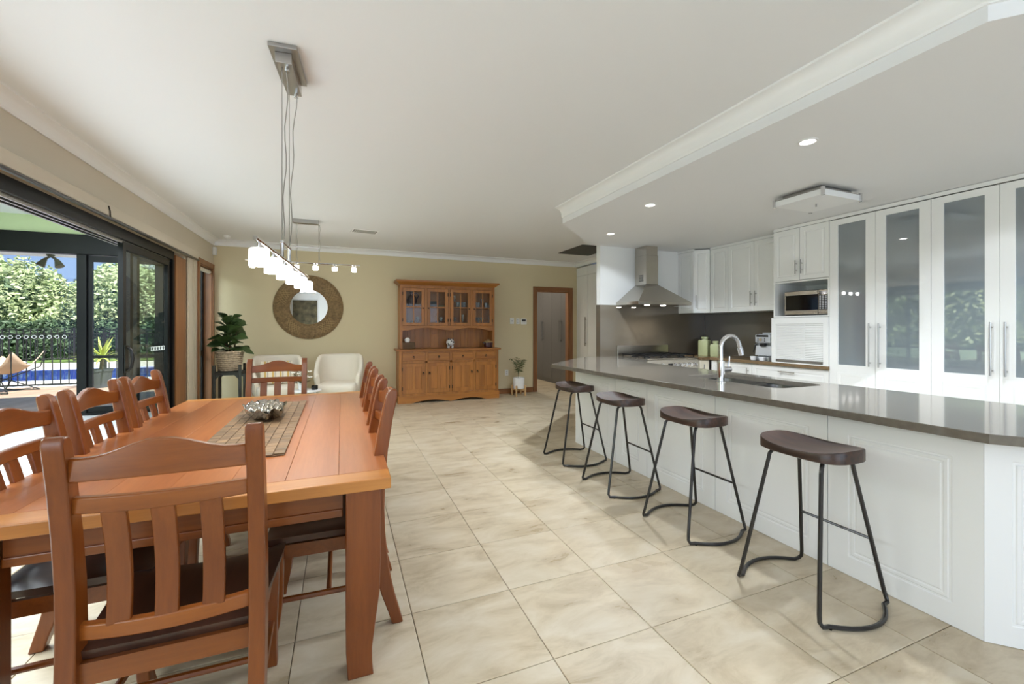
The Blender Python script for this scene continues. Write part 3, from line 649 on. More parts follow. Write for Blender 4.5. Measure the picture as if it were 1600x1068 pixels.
# ------------------------------------------------------------------ bar stools
def make_stool(label):
    t = thing('bar_stool', label, 'stool', (0, 0, 0), 0, 'bar stools along the breakfast bar')
    hx, hy = .155, .212; nu, nv = 22, 10
    def rim(a):
        n_ = 3.2; c_, s_ = math.cos(a), math.sin(a)
        k = (abs(c_)**n_+abs(s_)**n_)**(-1/n_); return hx*k*c_, hy*k*s_
    def ztop(x, y): u = y/hy; return .738+.022*u*u*(1 if True else 0)-.016*(1-u*u)*max(0, 1-(x/hx)**2)-.006*max(0, -x/hx)*(1-u*u)
    N_ = 44; secs = []
    for k, s in ((.9, None), (1., None)):
        secs.append([(rim(2*math.pi*j/N_)[0]*k, rim(2*math.pi*j/N_)[1]*k, .693 if k < 1 else .70) for j in range(N_)])
    for k in (1., .985, .93, .75, .5, .25, .04):
        ring = []
        for j in range(N_):
            x, y = rim(2*math.pi*j/N_); x *= k; y *= k
            ring.append((x, y, ztop(x, y)-(.006 if k == 1. else 0)))
        secs.append(ring)
    B().sections(secs).build('seat', 'walnut', t, smooth=50)
    for s in (1, -1):      # one bent-rod loop on each side
        def leg(sx):
            return [(sx*.07, s*.11, .688), (sx*.1, s*.125, .685), (sx*.112, s*.13, .67), (sx*.119, s*.132, .64), (sx*.236, s*.197, .06), (sx*.242, s*.203, .03), (sx*.235, s*.212, .014)]
        arc = [(-.2+.4*q/10, s*(.215+.075*(1-((q-5)/5)**2)), .010) for q in range(11)]
        P = leg(-1)+arc+leg(1)[::-1]
        B().tube(P, .0095, 8).build('leg_loop', 'black_metal', t)
        for q in (-1, 1): B().lathe([(.006, 0), (.007, .004)], 8, (q*.2, s*.222, 0)).build('foot_pad', 'black_plastic', t)
    xr = .186
    B().cyl((xr, .165, .305), (xr, -.165, .305), .007, 8).build('foot_rail', 'black_metal', t)
    return t
sl = ['dark wooden saddle seat bar stool nearest the viewer', 'second dark wooden bar stool from the near end of the breakfast bar', 'third dark wooden bar stool from the near end of the breakfast bar', 'dark wooden bar stool farthest along the breakfast bar, near the doorway']
s0 = make_stool(sl[0]); s0.location = (2.19, 1.435, 0)
for k, (x, y, a) in enumerate([(2.2, 2.215, 1), (2.175, 2.985, -2), (2.2, 3.785, 0)]): dup(s0, (x, y, 0), R(a), sl[k+1])

# ------------------------------------------------------------------ tall cupboards with frosted panes
XT = 4.97
def bar_handle(mb, x, z0, z1, r=.007, off=.035):
    return mb.cyl((x, -off, z0), (x, -off, z1), r, 8).cyl((x, 0, z0+.04), (x, -off, z0+.04), r*.8, 6).cyl((x, 0, z1-.04), (x, -off, z1-.04), r*.8, 6)
ty = [3.041, 2.173, 1.305, .437]
tl = ['tall white cupboard with frosted glass doors beside the microwave', 'second tall white cupboard with frosted glass doors', 'tall white frosted glass cupboard at the right edge of the view']
PR = [(.05, 0), (.056, .005), (.064, .005), (.075, 0)]
for u in range(3):
    t = thing('tall_cupboard', tl[u], 'cupboard', (XT, ty[u], 0), -math.pi/2)
    W = ty[u]-ty[u+1]
    B().box(0, .016, .022, .62, .0, 2.52).box(W-.016, W, .022, .62, 0, 2.52).box(.016, W-.016, .6, .62, 0, 2.52).box(.016, W-.016, .022, .6, 0, .12).box(.016, W-.016, .022, .6, 2.5, 2.52).build('carcass', 'carcass_grey', t, smooth=0)
    B().box(0, W, -.004, .03, 2.5, 2.535).build('top_trim', 'gloss_white', t, smooth=0)
    for z in (.8, 1.322, 1.757, 2.16): B().box(.018, W-.018, .0215, .58, z-.012, z+.012).build('shelf', 'shelf_white', t, smooth=0)
    for q in (0, 1):
        x0 = .002+q*W/2; dw = W/2-.004
        st_ = .085
        dr = B().frame(dw, 2.36, .02, 0, (st_, st_, .80, .06)).build('door', 'gloss_white', t, (x0, 0, .13), smooth=0)
        dr.location = (x0, 0, .13)
        B().panel(dw-2*st_+.02, .62, .004, [(0, 0), (.008, -.003), (.03, -.003), (.042, .0)]).build('lower_panel', 'gloss_white', dr, (st_-.01, -.0035, .1), smooth=0)
        B().box(st_-.005, dw-st_+.005, .008, .013, .795, 2.305).build('glass_pane', 'frosted', dr, smooth=0)
        hx = dw-.04 if q == 0 else .04
        bar_handle(B(), hx, .80, 1.24).build('handle', 'nickel', dr)
# ------------------------------------------------------------------ microwave unit and appliance cupboard
my0, my1 = 3.045, 3.695; W = my1-my0
t = thing('microwave_cabinet', 'white wall unit with two doors above the open microwave niche', 'cabinet', (XT+.005, my1, 0), -math.pi/2)
B().box(0, .016, .02, .6, 1.45, 2.52).box(W-.016, W, .02, .6, 1.45, 2.52).box(.016, W-.016, .585, .6, 1.45, 2.52).box(.016, W-.016, .0, .585, 1.862, 1.88).box(.016, W-.016, .0, .585, 1.45, 1.466).box(0.016, W-.016, .02, .585, 2.5, 2.52).box(0, .016, 0, .02, 1.45, 1.88).box(W-.016, W, 0, .02, 1.45, 1.88).build('carcass', 'gloss_white', t, smooth=0)
B().box(0, W, -.004, .03, 2.5, 2.535).build('top_trim', 'gloss_white', t, smooth=0)
for q in (0, 1):
    dw = W/2-.004; dr = B().panel(dw, .61, .019, PR).build('door', 'gloss_white', t, (.002+q*W/2, 0, 1.886), smooth=0)
    bar_handle(B(), dw-.03 if q == 0 else .03, .07, .23, .006).build('handle', 'nickel', dr)
t = thing('appliance_cupboard', 'white benchtop cupboard with a ribbed roller shutter under the microwave', 'cupboard', (XT-.02, my1+.01, TOPZ), -math.pi/2)
W2 = W+.01
B().frame(W2, .545, .02, 0, (.055, .05, .012, .075)).box(0, .016, .02, .6, 0, .545).box(W2-.016, W2, .02, .6, 0, .545).box(.016, W2-.016, .02, .6, .529, .545).build('surround', 'gloss_white', t, smooth=0)
n = 22
for k in range(n):
    z0 = .045+k*(.425/n)
    B().loft_x([(.055, .012, z0+.0005, z0+.425/n-.0015, .004), (W2-.05, .012, z0+.0005, z0+.425/n-.0015, .004)]).build('shutter_slat', 'gloss_white', t, bevel=.002, smooth=0)
B().box(.055, W2-.05, .0, .018, .014, .044).build('shutter_grip', 'nickel', t, bevel=.002, smooth=0)
mw = thing('microwave_oven', 'stainless microwave oven standing in the white niche', 'microwave', (XT+.03, my1-.115, 1.467), -math.pi/2)
B().box(0, .515, .02, .4, .006, .29).build('case', 'black_plastic', mw, bevel=.004, smooth=0)
B().box(.008, .395, 0, .02, .012, .062).box(.008, .395, 0, .02, .24, .285).box(.008, .02, 0, .02, .062, .24).build('door_frame', 'steel', mw, bevel=.003, smooth=0)
B().box(.02, .395, .004, .02, .062, .24).build('door_glass', 'black_gloss', mw, smooth=0)
cp = B().box(.4, .508, 0, .02, .012, .285).build('control_panel', 'steel', mw, bevel=.003, smooth=0)
B().box(.41, .5, -.001, .0, .235, .272).build('display', 'black_gloss', cp, smooth=0)
B().box(.406, .503, -.0008, .0, .062, .23).build('key_field', 'black_plastic', cp, smooth=0)
km = B().box(0, .018, -.003, 0, 0, .011).mesh('key', 0)
for r_ in range(8):
    for c_ in range(3): link('key', km, 'plastic_silver', cp, (.415+c_*.03, -.0008, .07+r_*.0195))
for x in (.05, .46): B().lathe([(.012, 0), (.012, .006)], 8, (x, .1, 0)).build('foot', 'black_plastic', mw)
for x in (.05, .46): B().lathe([(.012, 0), (.012, .006)], 8, (x, .34, 0)).build('foot', 'black_plastic', mw)
# ------------------------------------------------------------------ upper cabinets
XU = 5.2
uy = [4.88, 4.558, 4.145, 3.70]
ul = ['white wall cupboard nearest the corner, without a handle', 'white wall cupboard with a handle on its right edge', 'white wall cupboard next to the microwave unit, handle on its left edge']
for k in range(3):
    W = uy[k]-uy[k+1]
    t = thing('wall_cupboard', ul[k], 'cupboard', (XU, uy[k], 1.552), -math.pi/2)
    B().box(.0005, W-.0005, .02, XR-XU-.002, 0, .968).build('carcass', 'gloss_white', t, smooth=0)
    dr = B().panel(W-.004, .945, .019, PR).build('door', 'gloss_white', t, (.002, 0, .003), smooth=0)
    B().box(0, W, -.006, .02, .95, .985).build('top_trim', 'gloss_white', t, smooth=0)
    if k: bar_handle(B(), W-.035 if k == 1 else .035, .07, .27, .006).build('handle', 'nickel', dr)
t = thing('corner_cupboard', 'white corner wall cupboard with an angled door beside the range hood', 'cupboard', (0, 0, 1.552))
pa, pb = (5.037, 5.043), (5.2, 4.882)
B().prism([(5.042, 5.06), (5.2, 4.902), (XR-.002, 4.885), (XR-.002, YH-.002), (5.042, YH-.002)], 0, .968).build('carcass', 'gloss_white', t, smooth=0)
dl = math.hypot(pb[0]-pa[0], pb[1]-pa[1])
dr = B().panel(dl-.006, .945, .019, [(.04, 0), (.045, .005), (.052, .005), (.06, 0)]).build('door', 'gloss_white', t, (pa[0]+.004, pa[1], .003), math.atan2(pb[1]-pa[1], pb[0]-pa[0]), smooth=0)
bar_handle(B(), .028, .07, .27, .006).build('handle', 'nickel', dr)
B().panel(YH-.004-5.055, .945, .012, PR).build('side_panel', 'gloss_white', t, (5.03, YH-.004, .003), -math.pi/2, smooth=0)
B().box(5.024, 5.06, 5.05, YH-.003, .95, .985).build('top_trim', 'gloss_white', t, smooth=0)
# ------------------------------------------------------------------ right bench and base cabinets
XB_ = 4.95
bt = B().prism([(XB_, my0), (XR-.002, my0), (XR-.002, YH-.014), (4.80, YH-.014), (4.80, 4.66), (XB_, 4.66)], TOPZ-.04, TOPZ)
tag(bt.build('benchtop', 'stone_brown', None, bevel=.003, smooth=0), 'brown stone benchtop under the wall cupboards by the coffee machine', 'benchtop')
by = [4.655, 4.38, 4.0, my0+.002]
bl = ['white base cupboard in the kitchen corner', 'white base cupboard with an upright handle under the coffee machine', 'white base unit with a wide drawer under the roller shutter']
for k in range(3):
    W = by[k]-by[k+1]-.002
    t = thing('base_cupboard', bl[k], 'cupboard', (XB_+.03, by[k], 0), -math.pi/2)
    B().box(0, W, .02, .6, .0, TOPZ-.042).build('carcass', 'gloss_white', t, smooth=0)
    if k < 2:
        dr = B().panel(W-.004, .75, .019, PR).build('door', 'gloss_white', t, (.002, 0, .1), smooth=0)
        bar_handle(B(), W-.05, .52, .70, .006).build('handle', 'nickel', dr)
    else:
        for z0, hh in ((.1, .36), (.465, .385)):
            dr = B().panel(W-.004, hh, .019, PR).build('drawer', 'gloss_white', t, (.002, 0, z0), smooth=0)
            B().cyl((W/2-.1, -.03, hh-.06), (W/2+.1, -.03, hh-.06), .006, 8).cyl((W/2-.08, 0, hh-.06), (W/2-.08, -.03, hh-.06), .005, 6).cyl((W/2+.08, 0, hh-.06), (W/2+.08, -.03, hh-.06), .005, 6).build('handle', 'nickel', dr)
t = thing('base_cupboard', 'slim cream base cupboard right of the range cooker', 'cupboard', (4.80, 4.69, 0))
B().box(0, .178, .02, .6, 0, TOPZ-.042).build('carcass', 'cream_wrap', t, smooth=0)
dr = B().box(.002, .174, 0, .019, .1, .852).build('door', 'cream_wrap', t, bevel=.002, smooth=0)
B().cyl((.05, -.03, .68), (.05, -.03, .8), .006, 8).cyl((.05, 0, .74), (.05, -.03, .74), .005, 6).build('handle', 'nickel', dr)
# splashbacks
struct(B().box(NX-.008, XR-.012, YH-.01, YH-.001, TOPZ-.03, 1.665).box(NX-.009, NX-.001, YH-.001, YH+.098, TOPZ-.03, 1.665).build('splashback_hood', 'splash_glass', None, smooth=0), 'grey brown glass splashback behind the range cooker', 'splashback')
struct(B().box(XR-.01, XR-.001, my0+.01, YH-.012, TOPZ+.001, 1.55).build('splashback_side', 'splash_glass', None, smooth=0), 'grey glass splashback behind the coffee machine', 'splashback')
# range hood
hx0, hx1, hy0 = 3.83, 4.78, 4.83; cx0, cx1, cy0 = 4.175, 4.40, 5.10
hd = thing('range_hood', 'stainless pyramid range hood with a square chimney', 'range hood', (0, YH-.012, 0))
y_ = lambda v: v-(YH-.012)
B().sections([[(hx0, y_(hy0), 1.655), (hx1, y_(hy0), 1.655), (hx1, 0, 1.655), (hx0, 0, 1.655)], [(hx0, y_(hy0), 1.70), (hx1, y_(hy0), 1.70), (hx1, 0, 1.70), (hx0, 0, 1.70)]]).build('rim', 'steel', hd, bevel=.003, smooth=0)
B().sections([[(hx0+.004, y_(hy0)+.004, 1.7005), (hx1-.004, y_(hy0)+.004, 1.7005), (hx1-.004, 0, 1.7005), (hx0+.004, 0, 1.7005)], [(cx0, y_(cy0), 1.965), (cx1, y_(cy0), 1.965), (cx1, 0, 1.965), (cx0, 0, 1.965)]]).build('canopy', 'steel', hd, smooth=0)
B().box(cx0, cx1, y_(cy0), 0, 1.966, 2.40).build('chimney', 'steel', hd, bevel=.003, smooth=0)
B().box(cx0+.006, cx1-.006, y_(cy0)+.006, 0, 2.401, ZK-.001).build('chimney', 'steel', hd, bevel=.002, smooth=0)
for k in range(5): B().box(cx0-.002, cx0, y_(5.16)+k*.0, y_(5.26), 2.02+k*.02, 2.03+k*.02).build('louvre', 'black_plastic', hd, smooth=0)
for k, x in enumerate((4.13, 4.42)):
    B().lathe([(.04, 0), (.036, -.006)], 16, (x, y_(5.02), 1.654)).build('hood_lamp', 'lamp_led', hd)
    light('hood_lamp_light', 'SPOT', (x, 5.08, 1.64), 5, (1, .95, .86), (0, 0, 0), spot_size=R(130), spot_blend=.9, shadow_soft_size=.03)
# range cooker
sx0, sx1, sy0 = 3.835, 4.79, 4.70
rc = thing('range_cooker', 'wide stainless gas range cooker with a row of knobs', 'cooker', (sx0, sy0, 0)); SW = sx1-sx0; SD = YH-.02-sy0
B().box(0, SW, .03, SD, .08, .72).build('oven_body', 'steel', rc, bevel=.003, smooth=0)
B().box(0, SW, 0, SD, .725, .885).build('control_fascia', 'steel', rc, bevel=.008, smooth=0)
B().box(.0, SW, -.004, SD, .886, .9).build('hob_plate', 'steel', rc, bevel=.004, smooth=0)
B().box(0, SW, SD-.03, SD, .9, 1.06).build('upstand', 'steel', rc, bevel=.004, smooth=0)
B().box(.04, SW-.04, .0, .028, .16, .66).build('oven_door', 'black_gloss', rc, smooth=0)
B().cyl((.05, -.03, .69), (SW-.05, -.03, .69), .012, 10).build('oven_handle', 'steel', rc)
for x in (.09, .2, .3): B().cyl((x, 0, .80), (x, -.035, .80), .024, 16).cyl((x, .0, .80), (x, -.008, .80), .032, 16).build('knob', 'chrome', rc)
B().box(.40, .47, -.004, 0, .785, .825).build('clock', 'black_gloss', rc, smooth=0)
for k in range(5):
    x = .53+k*.087; B().cyl((x, 0, .80), (x, -.035, .80), .024, 16).cyl((x, .0, .80), (x, -.008, .80), .032, 16).build('knob', 'chrome', rc)
for k in range(3):
    for q in (.17, .44):
        cx = .17+k*.31; B().lathe([(.05, .9), (.05, .912), (.035, .918), (.035, .925)], 16, (cx, q, 0)).build('burner', 'black_plastic', rc)
for k in range(3):
    x0, x1 = .035+k*.3, .325+k*.3; mb = B()
    for y in (.05, .19, .32, .45, .56): mb.box(x0, x1, y-.006, y+.006, .93, .945)
    for x in (x0+.01, (x0+x1)/2, x1-.01): mb.box(x-.006, x+.006, .05, .56, .928, .943)
    for x in (x0+.01, x1-.01):
        for y in (.06, .55): mb.box(x-.006, x+.006, y-.006, y+.006, .9, .93)
    mb.build('pan_support', 'black_plastic', rc, smooth=0)
# canisters
def canister(x, y, s, h, label):
    t = thing('ceramic_canister', label, 'canister', (x, y, TOPZ), R(20), 'green canisters in the kitchen corner')
    P = lambda q, z: [(a*q, b_*q, z) for a, b_ in rrect(-s/2, s/2, -s/2, s/2, .02)]
    B().sections([P(.94, 0), P(1, .012), P(1, h-.02), P(.9, h)]).build('jar', 'green_ceramic', t)
    B().lathe([(s*.3, h), (s*.3, h+.02), (s*.34, h+.022), (s*.34, h+.045), (s*.28, h+.05)], 18).build('lid', 'green_ceramic', t)
canister(5.17, 4.96, .15, .24, 'taller pale green ceramic canister at the back of the corner')
canister(5.19, 4.77, .13, .18, 'shorter pale green ceramic canister in front of the taller one')
# coffee machine
cm = thing('coffee_machine', 'silver automatic coffee machine beside the roller shutter', 'coffee machine', (5.1, 4.06, TOPZ), -math.pi/2)
B().box(0, .235, .06, .4, .02, .34).build('body', 'plastic_silver', cm, bevel=.012, smooth=0)
B().box(.008, .227, .0, .07, .225, .335).build('control_head', 'plastic_silver', cm, bevel=.014, smooth=0)
B().box(.03, .2, -.002, .0, .305, .33).build('display', 'black_gloss', cm, smooth=0)
B().cyl((.1, 0, .27), (.1, -.016, .27), .02, 16).build('dial', 'chrome', cm)
for k in range(3):
    for x in (.055, .15): B().box(x-.008, x+.008, -.002, 0, .245+k*.018, .255+k*.018).build('button', 'black_plastic', cm, smooth=0)
B().sections([[(.0, .03, .19), (.225, .03, .19), (.235, .0, .06), (.01, .0, .06)], [(.0, .06, .19), (.225, .06, .19), (.235, .06, .06), (.01, .06, .06)]]).build('drip_shield', 'plastic_silver', cm, bevel=.006, smooth=0)
B().box(.08, .15, .0, .04, .18, .222).build('coffee_spout', 'black_plastic', cm, bevel=.006, smooth=0)
B().cyl((-.01, .04, .2), (-.03, .02, .1), .007, 8).cyl((-.02, .04, .2), (.01, .05, .205), .012, 8).build('steam_wand', 'black_plastic', cm)
B().box(.01, .225, -.03, .2, 0, .045).build('drip_tray', 'plastic_silver', cm, bevel=.008, smooth=0)
B().box(.04, .2, .1, .3, .341, .362).build('bean_lid', 'plastic_silver', cm, bevel=.006, smooth=0)
cup = B().lathe([(.02, 0), (.032, .004), (.038, .05), (.036, .05), (.03, .008)], 18).mesh('glass_cup')
for k, (dy, lab) in enumerate([(.06, 'left small glass cup in front of the coffee machine'), (-.07, 'right small glass cup in front of the coffee machine')]):
    tag(link('glass_cup', cup, 'ceramic_white', None, (5.03, 3.96+dy, TOPZ)), lab, 'cup', 'cups by the coffee machine')
# ------------------------------------------------------------------ kitchen ceiling lights
for k, (x, y, lab) in enumerate([(2.83, 1.865, 'round recessed downlight nearest the viewer'), (2.84, 3.407, 'middle recessed downlight above the breakfast bar'), (3.233, 4.64, 'recessed downlight closest to the range hood'), (3.95, 1.2, 'recessed downlight beside the tall cupboards')]):
    if k > 2: pass
    t = thing('downlight', lab, 'downlight', (x, y, ZK), 0, 'recessed downlights in the kitchen ceiling')
    B().lathe([(.058, 0), (.058, -.004), (.045, -.006), (.044, -.001)], 24).build('bezel', 'trim_white', t)
    B().lathe([(.043, -.002), (.02, -.004), (.001, -.0045)], 24).build('lens', 'lamp_led', t)
    light('downlight_beam', 'SPOT', (x, y, ZK-.012), 115, (.84, .92, 1), (0, 0, 0), spot_size=R(150), spot_blend=.7, shadow_soft_size=.05)
t = thing('ceiling_light_box', 'flat rectangular ceiling light with chrome corner clips', 'ceiling light', (4.0, 2.56, ZK))
B().box(-.2, .2, -.17, .17, -.03, 0).build('mounting_plate', 'nickel', t, smooth=0)
B().box(-.25, .25, -.215, .215, -.095, -.045).build('diffuser', 'lamp_off', t, bevel=.003, smooth=0)
B().box(-.246, .246, -.211, .211, -.044, -.036).build('top_frame', 'nickel', t, smooth=0)
for sx in (-1, 1):
    for sy in (-1, 1):
        B().box(sx*.25-.012, sx*.25+.012, sy*.215-.012, sy*.215+.012, -.105, -.03).build('corner_clip', 'chrome', t, bevel=.003, smooth=0)
B().lathe([(.006, -.12), (.006, -.095)], 8).build('finial', 'nickel', t)
# ------------------------------------------------------------------ ceiling vents
t = thing('ceiling_vent', 'small white slotted air vent in the dining ceiling', 'vent', (.315, 6.53, ZC), R(8))
B().frame(.36, .24, .005, 0, (.02, .02, .02, .02)).build('frame', 'trim_white', t, (-.18, .12, -.005), smooth=0).rotation_euler = (R(90), 0, 0)
B().box(-.16, .16, -.1, .1, -.003, -.001).build('backing', 'vent_dark', t, smooth=0)
for k in range(12): B().box(-.143+k*.025, -.135+k*.025, -.1, .1, -.006, -.0031).build('slat', 'trim_white', t, smooth=0)
t = thing('return_air_grille', 'large grey return air grille in the hall ceiling', 'vent', (4.0, 6.62, ZC))
B().box(-.25, .40, -.43, .43, -.01, -.001).build('backing', 'vent_dark', t, smooth=0)
for k in range(20): B().box(-.24+k*.0325, -.225+k*.0325, -.42, .42, -.016, -.0101).build('slat', 'vent_dark', t, smooth=0)
# ------------------------------------------------------------------ dining table
TX0, TX1, TY0, TY1, TZ = -1.11, .175, 1.66, 4.03, .76
tb = thing('dining_table', 'long polished cherry coloured dining table', 'table', ((TX0+TX1)/2, (TY0+TY1)/2, 0))
hw, hl = (TX1-TX0)/2, (TY1-TY0)/2
nb = 7; bw = 2*hw/nb
for k in range(nb):
    B().box(-hw+k*bw+.0004, -hw+(k+1)*bw-.0004, -hl+.105, hl-.105, TZ-.04, TZ).build('top_board', 'oak_table', tb, bevel=.001, smooth=0)
for s in (-1, 1):
    y0, y1 = (s*hl, s*(hl-.104)) if s < 0 else (hl-.104, hl)
    B().box(-hw, hw, min(y0, y1), max(y0, y1), TZ-.042, TZ+.0005).build('end_board', 'oak_end', tb, bevel=.004, smooth=0)
ap = .06
for s in (-1, 1):
    B().box(-hw+ap+.11, hw-ap-.11, s*(hl-.1)-.012, s*(hl-.1)+.012, TZ-.15, TZ-.041).build('apron', 'oak_rail', tb, smooth=0)
    B().box(-hw+ap+.11, hw-ap-.11, s*(hl-.092)-.012, s*(hl-.092)+.012, TZ-.155, TZ-.125).build('apron_bead', 'oak_rail', tb, bevel=.004, smooth=0)
    B().box(s*(hw-.09)-.012, s*(hw-.09)+.012, -hl+ap+.1, hl-ap-.1, TZ-.15, TZ-.041).build('apron', 'oak_leg', tb, smooth=0)
for sx in (-1, 1):
    for sy in (-1, 1):
        cx, cy = sx*(hw-.098), sy*(hl-.085); L = []
        for z, h_, off in ((0, .046, -.008), (.04, .045, -.012), (.1, .047, -.014), (.2, .053, -.009), (.32, .060, -.002), (.45, .062, 0), (.55, .062, 0), (TZ-.0415, .062, 0)):
            L.append((cx+sx*off, cy+sy*off, z, h_, h_))
        B().loft_z(L).build('leg', 'oak_leg', tb, bevel=.004)
# ------------------------------------------------------------------ dining chairs
def make_chair(label):
    t = thing('dining_chair', label, 'chair', (0, 0, 0), 0, 'dining chairs around the table')
    prof = [(0, -.285, .024), (.06, -.268, .025), (.14, -.243, .028), (.26, -.215, .031), (.42, -.198, .033), (.52, -.195, .033), (.64, -.199, .031), (.78, -.215, .028), (.92, -.238, .026), (1.0, -.255, .025), (1.03, -.262, .023), (1.043, -.266, .016), (1.048, -.268, .008)]
    def yback(z):
        for (a, ya, _), (b_, yb_, _) in zip(prof, prof[1:]):
            if a <= z <= b_: return ya+(yb_-ya)*(z-a)/(b_-a)
        return prof[-1][1]
    for s in (-1, 1):
        B().loft_z([(s*.217, y, z, .022, h_) for z, y, h_ in prof]).build('back_post', 'oak_leg', t, bevel=.006)
    xs = seg(-.2, .2, 14)
    bow = lambda x, k=.028: -k*(1-(x/.2)**2)
    def crest(x): u = abs(x)/.2; return .988+.042*(.5+.5*math.cos(math.pi*min(1, u/.85)))
    B().loft_x([(x, yback(.96)+bow(x), .925+.006*(1-(x/.2)**2), crest(x), .012) for x in xs]).build('crest_rail', 'oak_rail', t, bevel=.005)
    B().loft_x([(x, yback(.86)+bow(x), .838, .882, .012) for x in xs]).build('back_rail', 'oak_rail', t, bevel=.004)
    B().loft_x([(x, yback(.51)+bow(x), .49, .532, .013) for x in xs]).build('lower_rail', 'oak_rail', t, bevel=.004)
    for x in (-.108, 0, .108):
        L = []
        for z in seg(.525, .845, 8):
            q = (z-.525)/.32
            L.append((x, yback(z)+bow(x)-.004+.030*math.sin(math.pi*q)*0+.012*math.sin(math.pi*q), z, .027, .008))
        B().loft_z(L).build('back_slat', 'oak_leg', t, bevel=.003)
    # scooped seat
    n, m = 12, 12; top, bot = [], []
    for i in range(n+1):
        for j in range(m+1):
            u, v = -1+2*i/n, -1+2*j/m
            y = .02+v*.222; hw_ = .232+.018*v; x = u*hw_*(1-.03*max(0, v)**6)
            z = .452+.026*abs(u)**2.5*(.55+.45*v) - .008*max(0, v)**4+.010*max(0, -v)**3
            e = .006*(max(abs(u), abs(v))**14)
            top.append((x, y, z-e)); bot.append((x*.985, .02+v*.216, z-.032))
    fs_ = [(i*(m+1)+j, (i+1)*(m+1)+j, (i+1)*(m+1)+j+1, i*(m+1)+j+1) for i in range(n) for j in range(m)]
    K = (n+1)*(m+1); fb = [tuple(q+K for q in f[::-1]) for f in fs_]
    rim = [(i*(m+1)) for i in range(n+1)]+[n*(m+1)+j for j in range(1, m+1)]+[i*(m+1)+m for i in range(n-1, -1, -1)]+[j for j in range(m-1, 0, -1)]
    side = [(rim[a], rim[(a+1) % len(rim)], rim[(a+1) % len(rim)]+K, rim[a]+K) for a in range(len(rim))]
    B().add(top+bot, fs_+fb+side).build('seat', 'seat_dark', t, bevel=.0, smooth=60)
    for s in (-1, 1):
        B().loft_z([(s*.198, .2+o_, z, h_, h_) for z, o_, h_ in ((0, .022, .019), (.03, .02, .019), (.09, .006, .019), (.18, -.004, .021), (.3, -.002, .025), (.42, 0, .028))]).build('front_leg', 'oak_leg', t, bevel=.004)
        B().loft_y([(-.18, s*.21, .365, .42, .01), (.17, s*.2, .365, .42, .01)]).build('side_apron', 'oak_rail', t, smooth=0)
        B().tube([(s*.214, -.215, .19), (s*.2, .185, .19)], .012, 8).build('side_stretcher', 'oak_rail', t)
    B().tube([(-.2, .0, .19), (.2, .0, .19)], .011, 8).build('cross_stretcher', 'oak_rail', t)
    B().box(-.17, .17, .19, .21, .365, .42).build('front_apron', 'oak_rail', t, smooth=0)
    B().box(-.2, .2, -.212, -.192, .37, .43).build('back_apron', 'oak_rail', t, smooth=0)
    return t
c0 = make_chair('wooden dining chair at the near head of the table, seen from behind'); c0.location = (-.45, 1.685, 0)
for loc, rz, lab in [((-.05, 2.2, 0), 90, 'wooden dining chair on the right side of the table, nearest the viewer'),
                     ((-.05, 2.83, 0), 90, 'middle wooden dining chair on the right side of the table'),
                     ((-.05, 3.44, 0), 90, 'wooden dining chair on the right side of the table, farthest from the viewer'),
                     ((-.87, 2.13, 0), -90, 'wooden dining chair on the left side by the sliding door, nearest the viewer'),
                     ((-.87, 2.70, 0), -90, 'middle wooden dining chair on the left side of the table'),
                     ((-.87, 3.25, 0), -90, 'wooden dining chair on the left side of the table, farthest from the viewer'),
                     ((-.53, 4.08, 0), 180, 'wooden dining chair at the far head of the table, before the armchairs')]:
    dup(c0, loc, R(rz), lab)
# ------------------------------------------------------------------ runner of wooden blocks, silver bowl
rn = thing('table_runner', 'table runner of brown wooden blocks', 'runner', (-.425, 2.86, TZ+.001), R(.5))
rw, rl = .375, 1.5; nc = 8; bx = rw/nc; by_ = .0525
B().box(-rw/2+.003, rw/2-.003, -rl/2+.003, rl/2-.003, 0, .0025).build('backing', 'box_brown', rn, smooth=0)
bmh = B().box(-bx/2+.0012, bx/2-.0012, -by_/2+.0012, by_/2-.0012, .0025, .0085).mesh('wood_block', 0)
nr = int(rl/by_)
for i in range(nc):
    for j in range(nr):
        y = -rl/2+(j+.5)*by_+(.5*by_ if i % 2 else 0)*.6
        if y+by_/2 > rl/2+.012: continue
        link('wood_block', bmh, 'block_wood', rn, (-rw/2+(i+.5)*bx, y, random.uniform(0, .0012)), bevel=.001).rotation_euler = (0, 0, random.uniform(-.02, .02))
sb = thing('silver_bowl', 'ornate silver centrepiece bowl on the wooden runner', 'bowl', (-.44, 3.03, TZ+.011), R(12))
N_ = 36; secs = []
for r_, z in ((.3, 0), (.62, .004), (.9, .035), (1.0, .07), (.93, .068), (.7, .03), (.3, .014)):
    ring = []
    for j in range(N_):
        a = 2*math.pi*j/N_; wv = 1+.07*math.sin(7*a+1)*r_+.05*math.sin(11*a)*r_
        ring.append((.115*r_*wv*math.cos(a), .235*r_*wv*math.sin(a), z+(.012*math.sin(9*a+.6) if r_ > .85 else 0)))
    secs.append(ring)
B().sections(secs).build('dish', 'silver', sb, smooth=80)
random.seed(11)
for k in range(26):
    a = k*2.399; q = math.sqrt((k+.5)/26)*.88
    x, y = .1*q*math.cos(a), .2*q*math.sin(a); r_ = random.uniform(.022, .034)
    o = B().ball((0, 0, 0), r_, 14, 10, (1, random.uniform(.9, 1.4), random.uniform(.6, .9))).build('pebble', 'silver', sb, (x, y, .042+.025*(1-q)+.018*q), smooth=180)
    o.rotation_euler = (random.uniform(-.4, .4), random.uniform(-.4, .4), random.uniform(0, 3))
